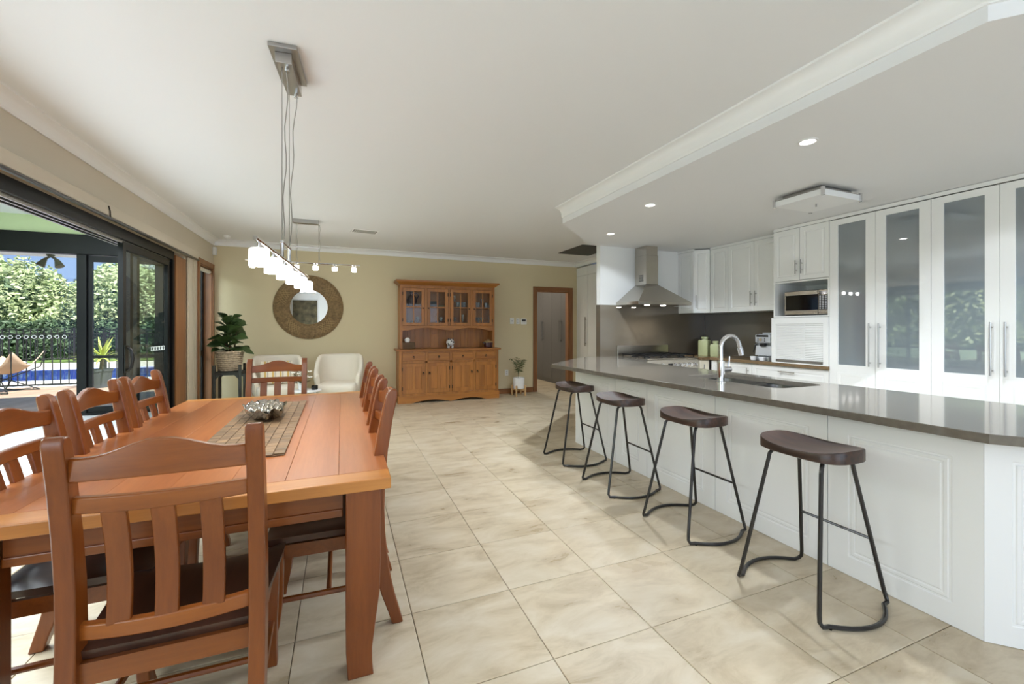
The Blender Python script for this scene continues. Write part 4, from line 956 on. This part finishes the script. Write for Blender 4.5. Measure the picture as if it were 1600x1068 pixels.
# ------------------------------------------------------------------ pendant lights
pd = thing('pendant_light', 'long chrome pendant with six glowing glass shades over the table', 'pendant light', (-.258, 2.53, ZC), R(-4))
B().box(-.065, .065, -.17, .17, -.022, 0).build('ceiling_plate', 'nickel', pd, bevel=.003, smooth=0)
B().box(-.04, .035, -.13, .19, -.075, -.022).build('canopy_box', 'nickel', pd, bevel=.003, smooth=0)
B().lathe([(.012, -.1), (.009, -.075)], 10, (.01, -.1, 0)).build('cord_grip', 'chrome', pd)
B().lathe([(.012, -.1), (.009, -.075)], 10, (.01, .16, 0)).build('cord_grip', 'chrome', pd)
zb = 1.665-ZC
for y in (-.09, .1):
    B().cyl((-.015, y, -.07), (-.015, y, zb+.10), .0022, 5).build('suspension_cable', 'nickel', pd)
    y0_ = -.1 if y < 0 else .16
    pts = [(.01-.02*(q/12)+.006*math.sin(q*1.3+y*9), y0_+(y-y0_)*min(1, q/5), -.09-(q/12)*(abs(zb)-.2)) for q in range(13)]
    B().tube(pts, .0028, 5).build('power_cord', 'nickel', pd)
    B().cyl((-.015, y, zb+.10), (-.015, y, zb+.01), .009, 8).build('cable_stem', 'chrome', pd)
B().box(-.025, -.005, -.11, .12, zb+.085, zb+.1).build('spreader', 'chrome', pd, bevel=.004, smooth=0)
yb0, yb1 = -.665, .665
B().cyl((0, yb0, zb), (0, yb1, zb), .009, 10).build('light_bar', 'chrome', pd)
shp = [(.010, .0), (.03, -.004), (.036, -.010), (.037, -.072), (.033, -.072), (.032, -.012), (.008, -.006)]
for k in range(6):
    y = yb0+.06+k*(yb1-yb0-.1)/5
    hldr = B().lathe([(.006, .0), (.009, -.008), (.009, -.016), (.014, -.02)], 10, (0, y, zb-.008)).build('lamp_holder', 'chrome', pd)
    B().lathe(shp, 24, (0, y, zb-.027)).build('glass_shade', 'lamp_shade', pd)
    o = light('pendant_bulb', 'POINT', (0, y, zb-.08), 3.0, (1, .98, .95), shadow_soft_size=.03); o.parent = pd
p2 = thing('pendant_light', 'slim chrome pendant bar with small glowing globes before the mirror', 'pendant light', (-.425, 6.12, ZC))
B().box(-.15, .15, -.045, .045, -.05, 0).build('canopy_box', 'nickel', p2, bevel=.003, smooth=0)
zb = 2.165-ZC
for x in (-.115, .15):
    B().cyl((x, 0, -.05), (x, 0, zb+.01), .0022, 5).build('suspension_cable', 'nickel', p2)
    B().tube([(x+.012+.006*math.sin(q*1.7), 0, -.05-(q/8)*(abs(zb)-.08)) for q in range(9)], .0025, 5).build('power_cord', 'nickel', p2)
B().box(-.13, .165, -.005, .005, zb+.195, zb+.21).build('spreader', 'chrome', p2, smooth=0)
B().cyl((-.68, 0, zb), (.66, 0, zb), .009, 8).build('light_bar', 'chrome', p2)
for x in (-.605, -.355, -.113, .112, .344, .583):
    B().lathe([(.008, 0), (.012, -.025)], 8, (x, 0, zb-.008)).build('lamp_holder', 'chrome', p2)
    B().lathe([(.01, 0), (.03, -.005), (.034, -.025), (.03, -.058), (.027, -.058), (.031, -.025), (.01, -.006)], 18, (x, 0, zb-.03)).build('glass_globe', 'lamp_globe', p2)
    o = light('globe_bulb', 'POINT', (x, 0, zb-.075), 4.5, (1, .98, .95), shadow_soft_size=.025); o.parent = p2
# ------------------------------------------------------------------ dresser (hutch)
HX, HYF = .93, 7.58
hu = thing('kitchen_dresser', 'honey coloured wooden dresser with glazed upper doors', 'dresser', (HX, HYF, 0))
HW, HD = 1.83, YB-.02-HYF
B().box(0, HW, .02, HD, .1, .915).build('lower_carcass', 'hutch_z', hu, smooth=0)
def scallop(x0, x1, zt, zb_, amp, n=40):
    pts = [(x0, zt), (x0, zb_)]
    return pts
P = [(-.02, 0)]
for i in range(41):
    x = .22+(HW-.44)*i/40; u = i/40
    P.append((x, .048*max(0, math.sin(math.pi*((u*2) % 1.0))) if 0 < u < 1 else 0))
P += [(HW+.02, 0), (HW+.02, .13), (-.02, .13)]
B().prism_y(P, 0, .02).build('plinth', 'hutch_x', hu, smooth=0)
B().box(-.02, 0, .02, HD, 0, .13).box(HW, HW+.02, .02, HD, 0, .13).build('plinth_side', 'hutch_x', hu, smooth=0)
B().box(-.045, HW+.045, -.03, HD, .916, .948).build('counter', 'hutch_x', hu, bevel=.008, smooth=0)
mb = B()
mb.box(0, .05, 0, .0199, .131, .915).box(HW-.05, HW, 0, .0199, .131, .915).box(.05, HW-.05, 0, .0199, .131, .17).box(.05, HW-.05, 0, .0199, .70, .74).box(.05, HW-.05, 0, .0199, .885, .915)
pw = (HW-.1+.045)/4
for k in (1, 2, 3): mb.box(.05+k*pw-.045, .05+k*pw, 0, .0199, .17, .885)
mb.build('face_frame', 'hutch_z', hu, bevel=.002, smooth=0)
ring_m = B().tube([(.016*math.cos(a*math.pi/5), -.008, -.014+.016*math.sin(a*math.pi/5)) for a in range(10)], .003, 5, closed=True).lathe([(.012, 0), (.01, .0)], 3).mesh('ring_pull')
bk = B(); bk.tube([(.016*math.cos(a*math.pi/6), -.01, -.014+.018*math.sin(a*math.pi/6)) for a in range(12)], .0035, 5, closed=True).cyl((0, 0, 0), (0, -.006, 0), .014, 12).cyl((0, 0, 0), (0, -.014, 0), .006, 8)
ring_m = bk.mesh('ring_pull')
knob_m = B().cyl((0, 0, 0), (0, -.004, 0), .014, 12).cyl((0, 0, 0), (0, -.018, 0), .007, 8).ball((0, -.02, 0), .011, 10, 6).mesh('knob')
hinge_m = B().box(-.008, .008, -.006, 0, -.03, .03).mesh('hinge', 0)
for k in range(4):
    x0 = .053+k*pw; dw = pw-.045-.006
    d_ = B().panel(dw, .139, .022, [(.012, 0), (.016, -.004), (.024, -.004)]).build('drawer', 'hutch_x', hu, (x0, -.004, .743), smooth=0)
    link('ring_pull', ring_m, 'bronze', d_, (dw/2, -.004, .075))
    d_ = B().frame(dw, .526, .02, 0, (.06, .06, .07, .06)).box(dw/2-.025, dw/2+.025, 0, .02, .07, .466).build('door', 'hutch_z', hu, (x0, -.004, .172), bevel=.002, smooth=0)
    for xa, xb in ((.055, dw/2-.02), (dw/2+.02, dw-.055)):
        B().box(xa, xb, .012, .018, .065, .471).build('door_panel', 'hutch_z', d_, smooth=0)
    xk = dw-.03 if k % 2 == 0 else .03
    link('knob', knob_m, 'bronze', d_, (xk, 0, .36))
    link('ring_pull', ring_m, 'bronze', d_, (xk, -.012, .355))
    xh = 0 if k % 2 == 0 else dw
    for z in (.09, .43): link('hinge', hinge_m, 'bronze', d_, (xh, 0, z))
# upper half
UY, UX0, UX1 = .13, .03, HW-.03
mb = B()
mb.box(UX0, UX0+.02, UY+.02, HD, .949, 2.07).box(UX1-.02, UX1, UY+.02, HD, .949, 2.07).build('upper_side', 'hutch_z', hu, smooth=0)
nbk = 12; wbk = (UX1-UX0-.04)/nbk
for k in range(nbk): B().box(UX0+.02+k*wbk+.001, UX0+.02+(k+1)*wbk-.001, HD-.02, HD-.006, .949, 2.07).build('back_board', 'hutch_z', hu, bevel=.002, smooth=0)
B().box(UX0+.02, UX1-.02, UY+.03, HD-.021, 1.335, 1.355).build('shelf', 'hutch_x', hu, smooth=0)
B().box(UX0+.02, UX1-.02, UY+.05, HD-.021, 1.69, 1.708).build('shelf', 'hutch_x', hu, smooth=0)
B().box(UX0, UX1, UY+.02, HD, 2.05, 2.07).build('upper_top', 'hutch_x', hu, smooth=0)
mb = B(); mb.box(UX0, UX0+.045, UY, UY+.0199, .949, 2.07).box(UX1-.045, UX1, UY, UY+.0199, .949, 2.07).box(UX0+.045, UX1-.045, UY, UY+.0199, 2.035, 2.07)
pu = (UX1-UX0-.09+.04)/4
for k in (1, 2, 3): mb.box(UX0+.045+k*pu-.04, UX0+.045+k*pu, UY, UY+.0199, 1.36, 2.035)
mb.build('upper_face_frame', 'hutch_z', hu, bevel=.002, smooth=0)
P = [(UX0+.045, 1.36), (UX0+.045, 1.275)]
for i in range(61):
    u = i/60; x = UX0+.045+(UX1-UX0-.09)*(.02+.96*u); h_ = u*2 % 1.0 if u < 1 else 1.0
    P.append((x, 1.275+.055*math.sin(math.pi*h_)**1.5))
P += [(UX1-.045, 1.275), (UX1-.045, 1.36)]
B().prism_y(P, UY, UY+.0199).build('arched_valance', 'hutch_x', hu, smooth=0)
prof = [(0, 2.071), (0, 2.09), (-.02, 2.105), (-.05, 2.13), (-.075, 2.145), (-.075, 2.172)]
secs = []
for o_, z in prof: secs.append([(UX0+o_, UY+o_, z), (UX1-o_, UY+o_, z), (UX1-o_, HD, z), (UX0+o_, HD, z)])
B().sections(secs).build('crown_moulding', 'hutch_x', hu, smooth=0)
for k in range(4):
    x0 = UX0+.045+k*pu+.003; dw = pu-.04-.006; dh = .668
    d_ = B().frame(dw, dh, .02, 0, (.055, .055, .055, .055)).box(dw/2-.009, dw/2+.009, .002, .018, .055, dh-.055).box(.055, dw/2-.009, .002, .018, dh/2-.009, dh/2+.009).box(dw/2+.009, dw-.055, .002, .018, dh/2-.009, dh/2+.009).build('glazed_door', 'hutch_z', hu, (x0, UY-.004, 1.364), bevel=.002, smooth=0)
    for xa, xb in ((.055, dw/2-.009), (dw/2+.009, dw-.055)):
        for za, zb_ in ((.055, dh/2-.009), (dh/2+.009, dh-.055)):
            B().box(xa, xb, .010, .013, za, zb_).build('glass_pane', 'glass_clear', d_, smooth=0)
    link('knob', knob_m, 'bronze', d_, (dw-.026 if k % 2 == 0 else .026, 0, dh/2-.02))
    for z in (.1, dh-.1): link('hinge', hinge_m, 'bronze', d_, (0 if k % 2 == 0 else dw, 0, z))
# things in and on the dresser
def lathe_thing(name, prof, material, loc, label, cat, group=None, n=18):
    return tag(B().lathe(prof, n).build(name, material, None, loc), label, cat, group)
zs0, zs1 = 1.356, 1.709; yi = HYF+.27
colx = lambda k, f: HX+UX0+.045+k*pu+.058+f*(pu-.04-.12)
mat('glassware', (226, 232, 234), .06, trans=.75, ior=1.2, coat=.5)
tumbler = [(.028, 0), (.033, .004), (.037, .1), (.034, .1), (.03, .008)]
goblet = [(.032, 0), (.03, .004), (.006, .01), (.005, .08), (.02, .095), (.034, .13), (.03, .17), (.028, .17), (.031, .13), (.004, .1)]
flute = [(.028, 0), (.006, .008), (.005, .09), (.02, .12), (.024, .22), (.022, .22), (.017, .12)]
jug = thing('dark_jug', 'dark pottery jug behind the upper left pane of the dresser', 'jug', (colx(0, .5), yi+.06, zs1))
B().lathe([(.05, 0), (.085, .06), (.095, .12), (.07, .19), (.032, .23), (.04, .27), (.035, .27), (.026, .23)], 22).build('body', 'maroon', jug)
B().tube([(.035, 0, .25), (.09, 0, .24), (.12, 0, .2), (.085, 0, .14)], .01, 8).build('handle', 'maroon', jug)
gl = [(0, .25, 0, tumbler, 'short glass tumbler at the lower left of the dresser'), (0, .58, 0, tumbler, 'narrow glass tumbler in the middle of the lower left dresser door'), (0, .85, 0, goblet, 'cut glass goblet at the right of the lower left dresser door'),
      (1, .86, 0, goblet, 'tall goblet at the lower right of the second dresser door'), (1, .62, 0, tumbler, 'glass tumbler beside the goblet in the second dresser door'),
      (2, .2, 1, flute, 'tall champagne flute in the upper third dresser door'), (2, .42, 1, tumbler, 'small tumbler beside the champagne flute in the dresser'), (2, .65, 1, tumbler, 'round tumbler in the upper right pane of the third dresser door'), (2, .9, 1, tumbler, 'tumbler at the right edge of the upper third dresser door'),
      (2, .2, 0, goblet, 'crystal goblet at the lower left of the third dresser door'), (2, .8, 0, flute, 'champagne flute at the lower right of the third dresser door'),
      (3, .1, 1, tumbler, 'first small glass on the upper shelf of the right dresser door'), (3, .33, 1, tumbler, 'second small glass on the upper shelf of the right dresser door'), (3, .62, 1, goblet, 'goblet on the upper shelf of the right dresser door'), (3, .92, 1, tumbler, 'last small glass on the upper shelf of the right dresser door'),
      (3, .12, 0, goblet, 'first crystal goblet on the lower shelf of the right dresser door'), (3, .35, 0, goblet, 'second crystal goblet on the lower shelf of the right dresser door'), (3, .62, 0, goblet, 'third crystal goblet on the lower shelf of the right dresser door')]
for k, f, sh, pr, lab in gl: lathe_thing('drinking_glass', pr, 'glassware', (colx(k, f), yi, zs1 if sh else zs0), lab, 'glass', 'glassware in the dresser')
lathe_thing('serving_bowl', [(.04, 0), (.05, .006), (.1, .035), (.095, .035), (.05, .012)], 'green_ceramic', (colx(1, .25), yi, zs0), 'shallow green dish on the lower shelf of the second dresser door', 'dish')
lathe_thing('serving_bowl', [(.04, 0), (.05, .006), (.095, .03), (.09, .03), (.05, .012)], 'green_ceramic', (colx(1, .85), yi, zs1), 'pale green dish on the upper shelf of the second dresser door', 'dish')
bx_ = B().sections([[(x, y, z) for x, y in rrect(-.085, .085, -.06, .06, .02)] for z in (0, .1)]).build('storage_box', 'pot_dark', None, (colx(1, .2), yi, zs1)); tag(bx_, 'dark grey patterned box on the upper shelf of the second dresser door', 'box')
tz = .949
ti = thing('tissue_box', 'brown tissue box at the left end of the dresser counter', 'tissue box', (HX+.17, HYF+.2, tz))
B().box(-.12, .12, -.065, .065, 0, .115).build('box', 'box_brown', ti, bevel=.005, smooth=0)
B().sections([[(.03*math.cos(a*.785)*k+.004*math.sin(a*3), .018*math.sin(a*.785)*k, z) for a in range(8)] for k, z in ((.9, .112), (1.4, .135), (1.7, .165), (.7, .2))]).build('tissue', 'tissue', ti)
pg = thing('piggy_bank', 'black and white patterned pig ornament on the dresser counter', 'ornament', (HX+.94, HYF+.16, tz))
B().ball((0, 0, .105), .075, 20, 14, (1, 1.1, .95)).build('body', 'pig_white', pg, smooth=180)
for sx in (-1, 1):
    for sy in (-1, 1): B().lathe([(.014, 0), (.02, .05)], 10, (sx*.035, sy*.04, 0)).build('leg', 'pig_white', pg)
    B().sections([[(sx*.03, -.05, .165), (sx*.055, -.04, .16), (sx*.045, -.055, .155)], [(sx*.046, -.055, .19), (sx*.048, -.055, .19), (sx*.047, -.056, .189)]]).build('ear', 'pig_dark', pg)
B().cyl((0, -.07, .1), (0, -.095, .1), .022, 12).build('snout', 'pig_white', pg)
random.seed(3)
for k in range(22):
    a = random.uniform(0, 6.28); e = random.uniform(-.9, 1.2); r_ = .0755
    d = Vector((math.cos(a)*math.cos(e), 1.1*math.sin(a)*math.cos(e), .95*math.sin(e))); o = B().ball((0, 0, 0), .013, 8, 5, (1, 1, .15)).build('painted_spot', 'pig_dark', pg, tuple(Vector((0, 0, .105))+d*r_))
    o.rotation_euler = d.to_track_quat('Z', 'Y').to_euler()
po = thing('lidded_pot', 'small dark maroon pot with a lid at the right end of the dresser counter', 'pot', (HX+1.69, HYF+.18, tz))
B().lathe([(.06, 0), (.085, .01), (.09, .1), (.085, .1)], 22).build('body', 'maroon', po)
B().lathe([(.093, .1), (.093, .108), (.06, .125), (.02, .13), (.02, .145), (.03, .155)], 22).build('lid', 'seagrass_light', po)
for s in (-1, 1): B().tube([(s*.086, -.03, .085), (s*.115, -.02, .09), (s*.115, .02, .09), (s*.086, .03, .085)], .008, 6).build('handle', 'maroon', po)
# ------------------------------------------------------------------ mirror
mi = thing('round_mirror', 'round wall mirror in a wide woven seagrass frame', 'mirror', (-.51, YB-.004, 1.675))
N_ = 64
B().sections([[(r_*math.cos(2*math.pi*j/N_), y, r_*math.sin(2*math.pi*j/N_)) for j in range(N_)] for r_, y in ((.53, 0), (.535, -.02), (.51, -.042), (.42, -.05), (.33, -.042), (.295, -.02), (.293, -.006))], cap=False).build('woven_frame', 'seagrass', mi)
B().sections([[(r_*math.cos(2*math.pi*j/N_), y, r_*math.sin(2*math.pi*j/N_)) for j in range(N_)] for r_, y in ((.296, -.012), (.002, -.0121))]).build('mirror_glass', 'mirror', mi, smooth=0)
for r_, y in ((.535, -.018), (.3, -.028)):
    B().tube([(r_*math.cos(2*math.pi*j/N_), y, r_*math.sin(2*math.pi*j/N_)) for j in range(N_)], .008, 6, closed=True).build('rim_cord', 'seagrass', mi)
for k in range(120):
    a = 2*math.pi*k/120; c_, s_ = math.cos(a), math.sin(a)
    B().tube([(r_*c_, y-.002, r_*s_) for r_, y in ((.3, -.026), (.33, -.043), (.42, -.051), (.505, -.044), (.532, -.024))], .0032, 4).build('strand', 'seagrass', mi)
for a0 in (25, 145, 220, 300):
    for k in range(5):
        a = R(a0+k*6); P = [(r_*math.cos(a+d), y-.006, r_*math.sin(a+d)) for r_, y, d in ((.35, -.045, -.12), (.42, -.051, 0), (.49, -.046, .12))]
        B().tube(P, .003, 4).build('cross_strand', 'seagrass_light', mi)
        P = [(r_*math.cos(a-d), y-.006, r_*math.sin(a-d)) for r_, y, d in ((.35, -.045, -.12), (.42, -.051, 0), (.49, -.046, .12))]
        B().tube(P, .003, 4).build('cross_strand', 'seagrass_light', mi)
# ------------------------------------------------------------------ tub armchairs
def make_armchair(label):
    t = thing('tub_armchair', label, 'armchair', (0, 0, 0), 0, 'cream tub armchairs')
    def wall(a):   # a from -1 (right arm front) to 1 (left arm front)
        th = a*R(128); c_, s_ = math.sin(th), math.cos(th)
        n_ = 2.8; k = (abs(c_)**n_+abs(s_)**n_)**(-1/n_)
        return c_*k, s_*k
    outer, NS = [], 29
    secs = []
    for i in range(NS):
        a = -1+2*i/(NS-1); x, y = wall(a)
        e = max(0, (abs(a)-.42)/.58)
        zt = .90-.25*(e*e*(3-2*e))-.03*e
        ox, oy = x*.365, y*.34; ix, iy = x*.285, y*.255
        kb = .82
        secs.append([(ox*kb, oy*kb, .29), (ox*.93, oy*.93, .36), (ox, oy, .55), (ox*1.0, oy*1.02, zt-.05), (ox*.965, oy*.99, zt-.012), (ox*.92, oy*.93, zt), (ix*1.05, iy*1.08, zt-.012), (ix, iy, zt-.06), (ix*.97, iy*.95, .40), (ix*.9, iy*.9, .30)])
    B().sections(secs).build('tub_shell', 'fabric_cream', t, smooth=60, subsurf=1)
    P = [(x, y) for x, y in rrect(-.285, .285, -.34, .24, .09)]
    B().sections([[(x*k, y*k, z) for x, y in P] for k, z in ((.93, .30), (.99, .32), (1, .42), (.97, .455), (.85, .468), (.4, .472))]).build('seat_cushion', 'fabric_cream', t, smooth=60)
    for sx in (-1, 1):
        for sy in (-1, 1): B().tube([(sx*.24, sy*.2, .3), (sx*.28, sy*.24, 0)], .015, 8, rr=[.02, .012]).build('leg', 'walnut', t)
    return t
a0 = make_armchair('cream tub armchair beside the dresser'); a0.location = (-.03, 7.33, 0); a0.rotation_euler = (0, 0, R(-7))
dup(a0, (-.9, 7.36, 0), R(10), 'cream tub armchair with a striped cushion beside the fiddle leaf plant')
o = pillow(B(), .46, .36, .13).build('striped_cushion', None, None, (-.9, 7.29, .655), smooth=180); o.rotation_euler = (R(74), 0, R(10))
cm_ = bpy.data.materials.new('stripe'); cm_.use_nodes = True; t_ = cm_.node_tree; bb = t_.nodes['Principled BSDF']
tcn = t_.nodes.new('ShaderNodeTexCoord'); sx_ = t_.nodes.new('ShaderNodeSeparateXYZ'); mm = t_.nodes.new('ShaderNodeMath'); mm.operation = 'MULTIPLY'; mm.inputs[1].default_value = 10.; fr_ = t_.nodes.new('ShaderNodeMath'); fr_.operation = 'FRACT'
cr_ = t_.nodes.new('ShaderNodeValToRGB'); cr_.color_ramp.interpolation = 'CONSTANT'; ee = cr_.color_ramp.elements
ee[0].color = (*s2l((228, 218, 200)), 1); ee[1].position = .3; ee[1].color = (*s2l((206, 172, 104)), 1)
for p_, c_ in ((.55, (228, 218, 200)), (.66, (120, 112, 104)), (.70, (228, 218, 200)), (.76, (120, 112, 104)), (.8, (228, 218, 200))): q_ = ee.new(p_); q_.color = (*s2l(c_), 1)
t_.links.new(tcn.outputs['Object'], sx_.inputs[0]); t_.links.new(sx_.outputs[0], mm.inputs[0]); t_.links.new(mm.outputs[0], fr_.inputs[0]); t_.links.new(fr_.outputs[0], cr_.inputs[0]); t_.links.new(cr_.outputs[0], bb.inputs['Base Color']); bb.inputs['Roughness'].default_value = .9
o.data.materials.append(cm_)
tag(o, 'yellow and grey striped cushion on the left armchair', 'cushion')
# side table with flowers
sdt = thing('side_table', 'small round white side table between the armchairs', 'table', (-.46, 6.86, 0))
B().lathe([(.18, .40), (.195, .405), (.195, .42), (.18, .425), (.001, .4255)], 28).build('table_top', 'ceramic_white', sdt)
for k in range(3):
    a = k*2.094; B().tube([(.1*math.cos(a), .1*math.sin(a), .402), (.16*math.cos(a), .16*math.sin(a), 0)], .013, 8).build('leg', 'ceramic_white', sdt)
fv = thing('flower_pot', 'white flowers in a white pot on the side table', 'flowers', (-.52, 6.86, .4255))
B().lathe([(.045, 0), (.055, .01), (.06, .11), (.055, .11), (.05, .09)], 20).build('pot', 'ceramic_white', fv)
random.seed(5)
pm_ = B().ball((0, 0, 0), .02, 8, 5, (1, .55, .35)).mesh('petal', 180)
for k in range(16):
    a = k*2.4; rr_ = .03+.1*random.random(); h_ = .17+.12*random.random()
    p = Vector((rr_*math.cos(a), rr_*math.sin(a), h_))
    stm = B().tube([(0, 0, .08), tuple(p*.5+Vector((0, 0, .06))), tuple(p)], .0025, 4).build('stem', 'leaf_mid', fv)
    for q in range(5):
        o = link('petal', pm_, 'petal', stm, tuple(p+Vector((.017*math.cos(q*1.257), .017*math.sin(q*1.257), .004)))); o.rotation_euler = (0, -.5, q*1.257)
for k in range(14):
    a = k*2.1; d = Vector((math.cos(a), math.sin(a), random.uniform(.1, .9))).normalized(); s_ = Vector((-math.sin(a), math.cos(a), 0)); L_ = random.uniform(.1, .16)
    pts = [Vector((0, 0, .1))+d*L_*q for q in (0, .4, .75, 1)]
    B().add([p+s_*w_*sg for p, w_ in zip(pts, (.006, .02, .014, .001)) for sg in (-1, 1)], [(0, 1, 3, 2), (2, 3, 5, 4), (4, 5, 7, 6)]).build('leaf', 'leaf_mid', fv)
cnd = thing('candle_jar', 'small black candle jar on the side table', 'candle', (-.36, 6.83, .4255))
B().lathe([(.042, 0), (.045, .004), (.045, .06), (.04, .06), (.04, .045)], 20).build('jar', 'black_gloss', cnd); B().lathe([(.039, .044), (.001, .045)], 16).build('wax', 'petal', cnd)
# ------------------------------------------------------------------ fiddle leaf fig on a stand
FX, FY = -1.49, 7.2
sn = thing('plant_stand', 'black wooden plant stand in the corner by the narrow opening', 'plant stand', (FX, FY, 0))
for sx in (-1, 1):
    for sy in (-1, 1): B().box(sx*.155-.018, sx*.155+.018, sy*.155-.018, sy*.155+.018, 0, .8).build('leg', 'black_metal', sn, bevel=.003, smooth=0)
    B().box(-.137, .137, sx*.155-.012, sx*.155+.012, .655, .695).build('rail', 'black_metal', sn, smooth=0)
    B().box(sx*.155-.012, sx*.155+.012, -.137, .137, .655, .695).build('rail', 'black_metal', sn, smooth=0)
    for sg in (-1, 1): B().prism_y([(sg*.137, .655), (sg*.09, .655), (sg*.137, .6)], sx*.155-.012, sx*.155+.012).build('corner_brace', 'black_metal', sn, smooth=0)
B().box(-.143, .143, -.143, .143, .696, .708).build('tray', 'black_metal', sn, smooth=0)
bs = thing('wicker_basket', 'grey wicker basket holding the fiddle leaf fig', 'basket', (FX, FY, .709))
rb_ = lambda z: .128+.035*(z/.27)
B().lathe([(.12, 0), (.125, .004), (.155, .26), (.148, .26), (.115, .012)], 24).build('liner', 'wicker', bs)
for k in range(9):
    z = .015+k*.029
    B().tube([((rb_(z)+.005*(1 if (j+k) % 2 else -1))*math.cos(2*math.pi*j/32), (rb_(z)+.005*(1 if (j+k) % 2 else -1))*math.sin(2*math.pi*j/32), z) for j in range(32)], .013, 6, closed=True).build('weave_band', 'wicker', bs)
B().tube([(.168*math.cos(2*math.pi*j/32), .168*math.sin(2*math.pi*j/32), .272) for j in range(32)], .013, 6, closed=True).build('rim', 'wicker', bs)
ff = thing('fiddle_leaf_fig', 'fiddle leaf fig with broad dark green leaves in the basket', 'plant', (FX, FY, .9))
B().lathe([(.14, .02), (.001, .03)], 20).build('soil', 'soil', ff)
random.seed(21)
for q, (dx, dy) in enumerate(((0, 0), (.04, .02), (-.035, .01))):
    B().tube([(dx, dy, .02), (dx*1.6, dy*1.6, .25), (dx*2, dy*2, .48-.06*q)], .012, 7, rr=[.014, .011, .007]).build('stem', 'stem', ff)
def big_leaf(L_, W_):
    vs_, fs_ = [], []; prof_ = (.05, .3, .55, .62, .8, 1.0, .95, .6, .08)
    for i, w_ in enumerate(prof_):
        u = i/(len(prof_)-1)
        for j in (-2, -1, 0, 1, 2):
            v = j/2; vs_.append((v*W_/2*w_, u*L_, .03*abs(v)*w_+.07*L_*math.sin(u*2.6)-.16*L_*u*u+.006*math.sin(u*14)*abs(v)))
    for i in range(len(prof_)-1):
        for j in range(4): a = i*5+j; fs_.append((a, a+1, a+6, a+5))
    return B().add(vs_, fs_).mesh('leaf', 180)
lm = [big_leaf(.25, .19), big_leaf(.21, .165), big_leaf(.27, .2)]
for k in range(38):
    q = k/37; a = k*2.4; z = .08+.43*q; e = -.05+1.0*q+random.uniform(-.25, .3)
    o = link('leaf', lm[k % 3], 'leaf_dark', ff, (.03*math.cos(a), .03*math.sin(a), z), rot=(e, random.uniform(-.6, .6), a)); s_ = 1.15-.4*q; o.scale = (s_, s_, s_)
# ------------------------------------------------------------------ palm in a white pot by the doorway
PX, PY = 3.235, 7.72
wp = thing('pot_stand', 'light wooden pot stand on the floor beside the doorway', 'plant stand', (PX, PY, 0), R(20))
for k in range(4):
    a = k*math.pi/2+.5; c_, s_ = math.cos(a), math.sin(a)
    o = B().loft_z([(0, 0, 0, .016, .012), (0, 0, .2, .018, .016)]).build('leg', 'pot_leg', wp, (.135*c_, .135*s_, 0), a, bevel=.003)
B().box(-.12, .12, -.012, .012, .1, .128).build('cross_bar', 'pot_leg', wp, rz=.5, smooth=0)
B().box(-.12, .12, -.012, .012, .1, .1279).build('cross_bar', 'pot_leg', wp, rz=.5+math.pi/2, smooth=0)
pp_ = thing('potted_palm', 'small feathery palm in a white pot beside the doorway', 'plant', (PX, PY, .129))
B().lathe([(.085, 0), (.11, .012), (.116, .22), (.108, .22), (.1, .2)], 24).build('pot', 'ceramic_white', pp_)
B().lathe([(.1, .195), (.001, .2)], 16).build('soil', 'soil', pp_)
random.seed(9)
lf = B().add([(0, 0, 0), (.011, .035, .004), (0, .1, -.012), (-.011, .035, .004)], [(0, 1, 2, 3)]).mesh('leaflet', 0)
for k in range(9):
    a = k*2.4+.4; L_ = random.uniform(.36, .52); lean = random.uniform(.06, .17)
    P = [Vector((lean*q*q*math.cos(a)*1.1, lean*q*q*math.sin(a)*.8, .19+L_*q*(1.05-.2*q*q))) for q in seg(0, 1, 8)]
    st_ = B().tube(P, .003, 5).build('frond_stem', 'leaf_mid', pp_)
    for i in range(3, 9):
        for s in (-1, 1):
            o = link('leaflet', lf, 'leaf_mid', st_, tuple(P[i])); o.rotation_euler = (random.uniform(-.2, .5), random.uniform(-.3, .3), a+s*1.1-math.pi/2)
# ------------------------------------------------------------------ switches and outlets
def plate(x, z, w_, h_, lab, cat, bits):
    t = thing('wall_plate' if cat == 'switch' else cat.replace(' ', '_'), lab, cat, (x, YB-.001, z))
    B().box(-w_/2, w_/2, -.009, 0, -h_/2, h_/2).build('plate', 'plastic_white', t, bevel=.002, smooth=0)
    for bx0, bz0, bw_, bh_, m_ in bits: B().box(bx0-bw_/2, bx0+bw_/2, -.012, -.0091, bz0-bh_/2, bz0+bh_/2).build('rocker' if m_ != 'screen_dark' else 'screen', m_, t, smooth=0)
plate(3.215, 1.465, .085, .125, 'single white light switch on the khaki wall, left of three', 'switch', [(0, 0, .02, .03, 'plastic_silver')])
plate(3.345, 1.46, .075, .118, 'four gang white light switch on the khaki wall, middle of three', 'switch', [(sx*.014, z, .016, .02, 'plastic_silver') for sx in (-1, 1) for z in (-.03, 0, .03)])
plate(3.475, 1.455, .13, .12, 'white wall controller with a grey screen, right of three', 'wall controller', [(0, .022, .085, .045, 'screen_dark'), (0, -.03, .08, .012, 'plastic_silver')])
plate(3.10, .42, .075, .12, 'grey power outlet low on the wall behind the palm', 'power outlet', [(0, .02, .03, .02, 'plastic_silver'), (0, -.02, .03, .02, 'plastic_silver')])
plate(-1.28, .40, .115, .075, 'white power outlet low on the wall beside the left armchair', 'power outlet', [(-.025, 0, .02, .02, 'plastic_silver'), (.025, 0, .02, .02, 'plastic_silver')])
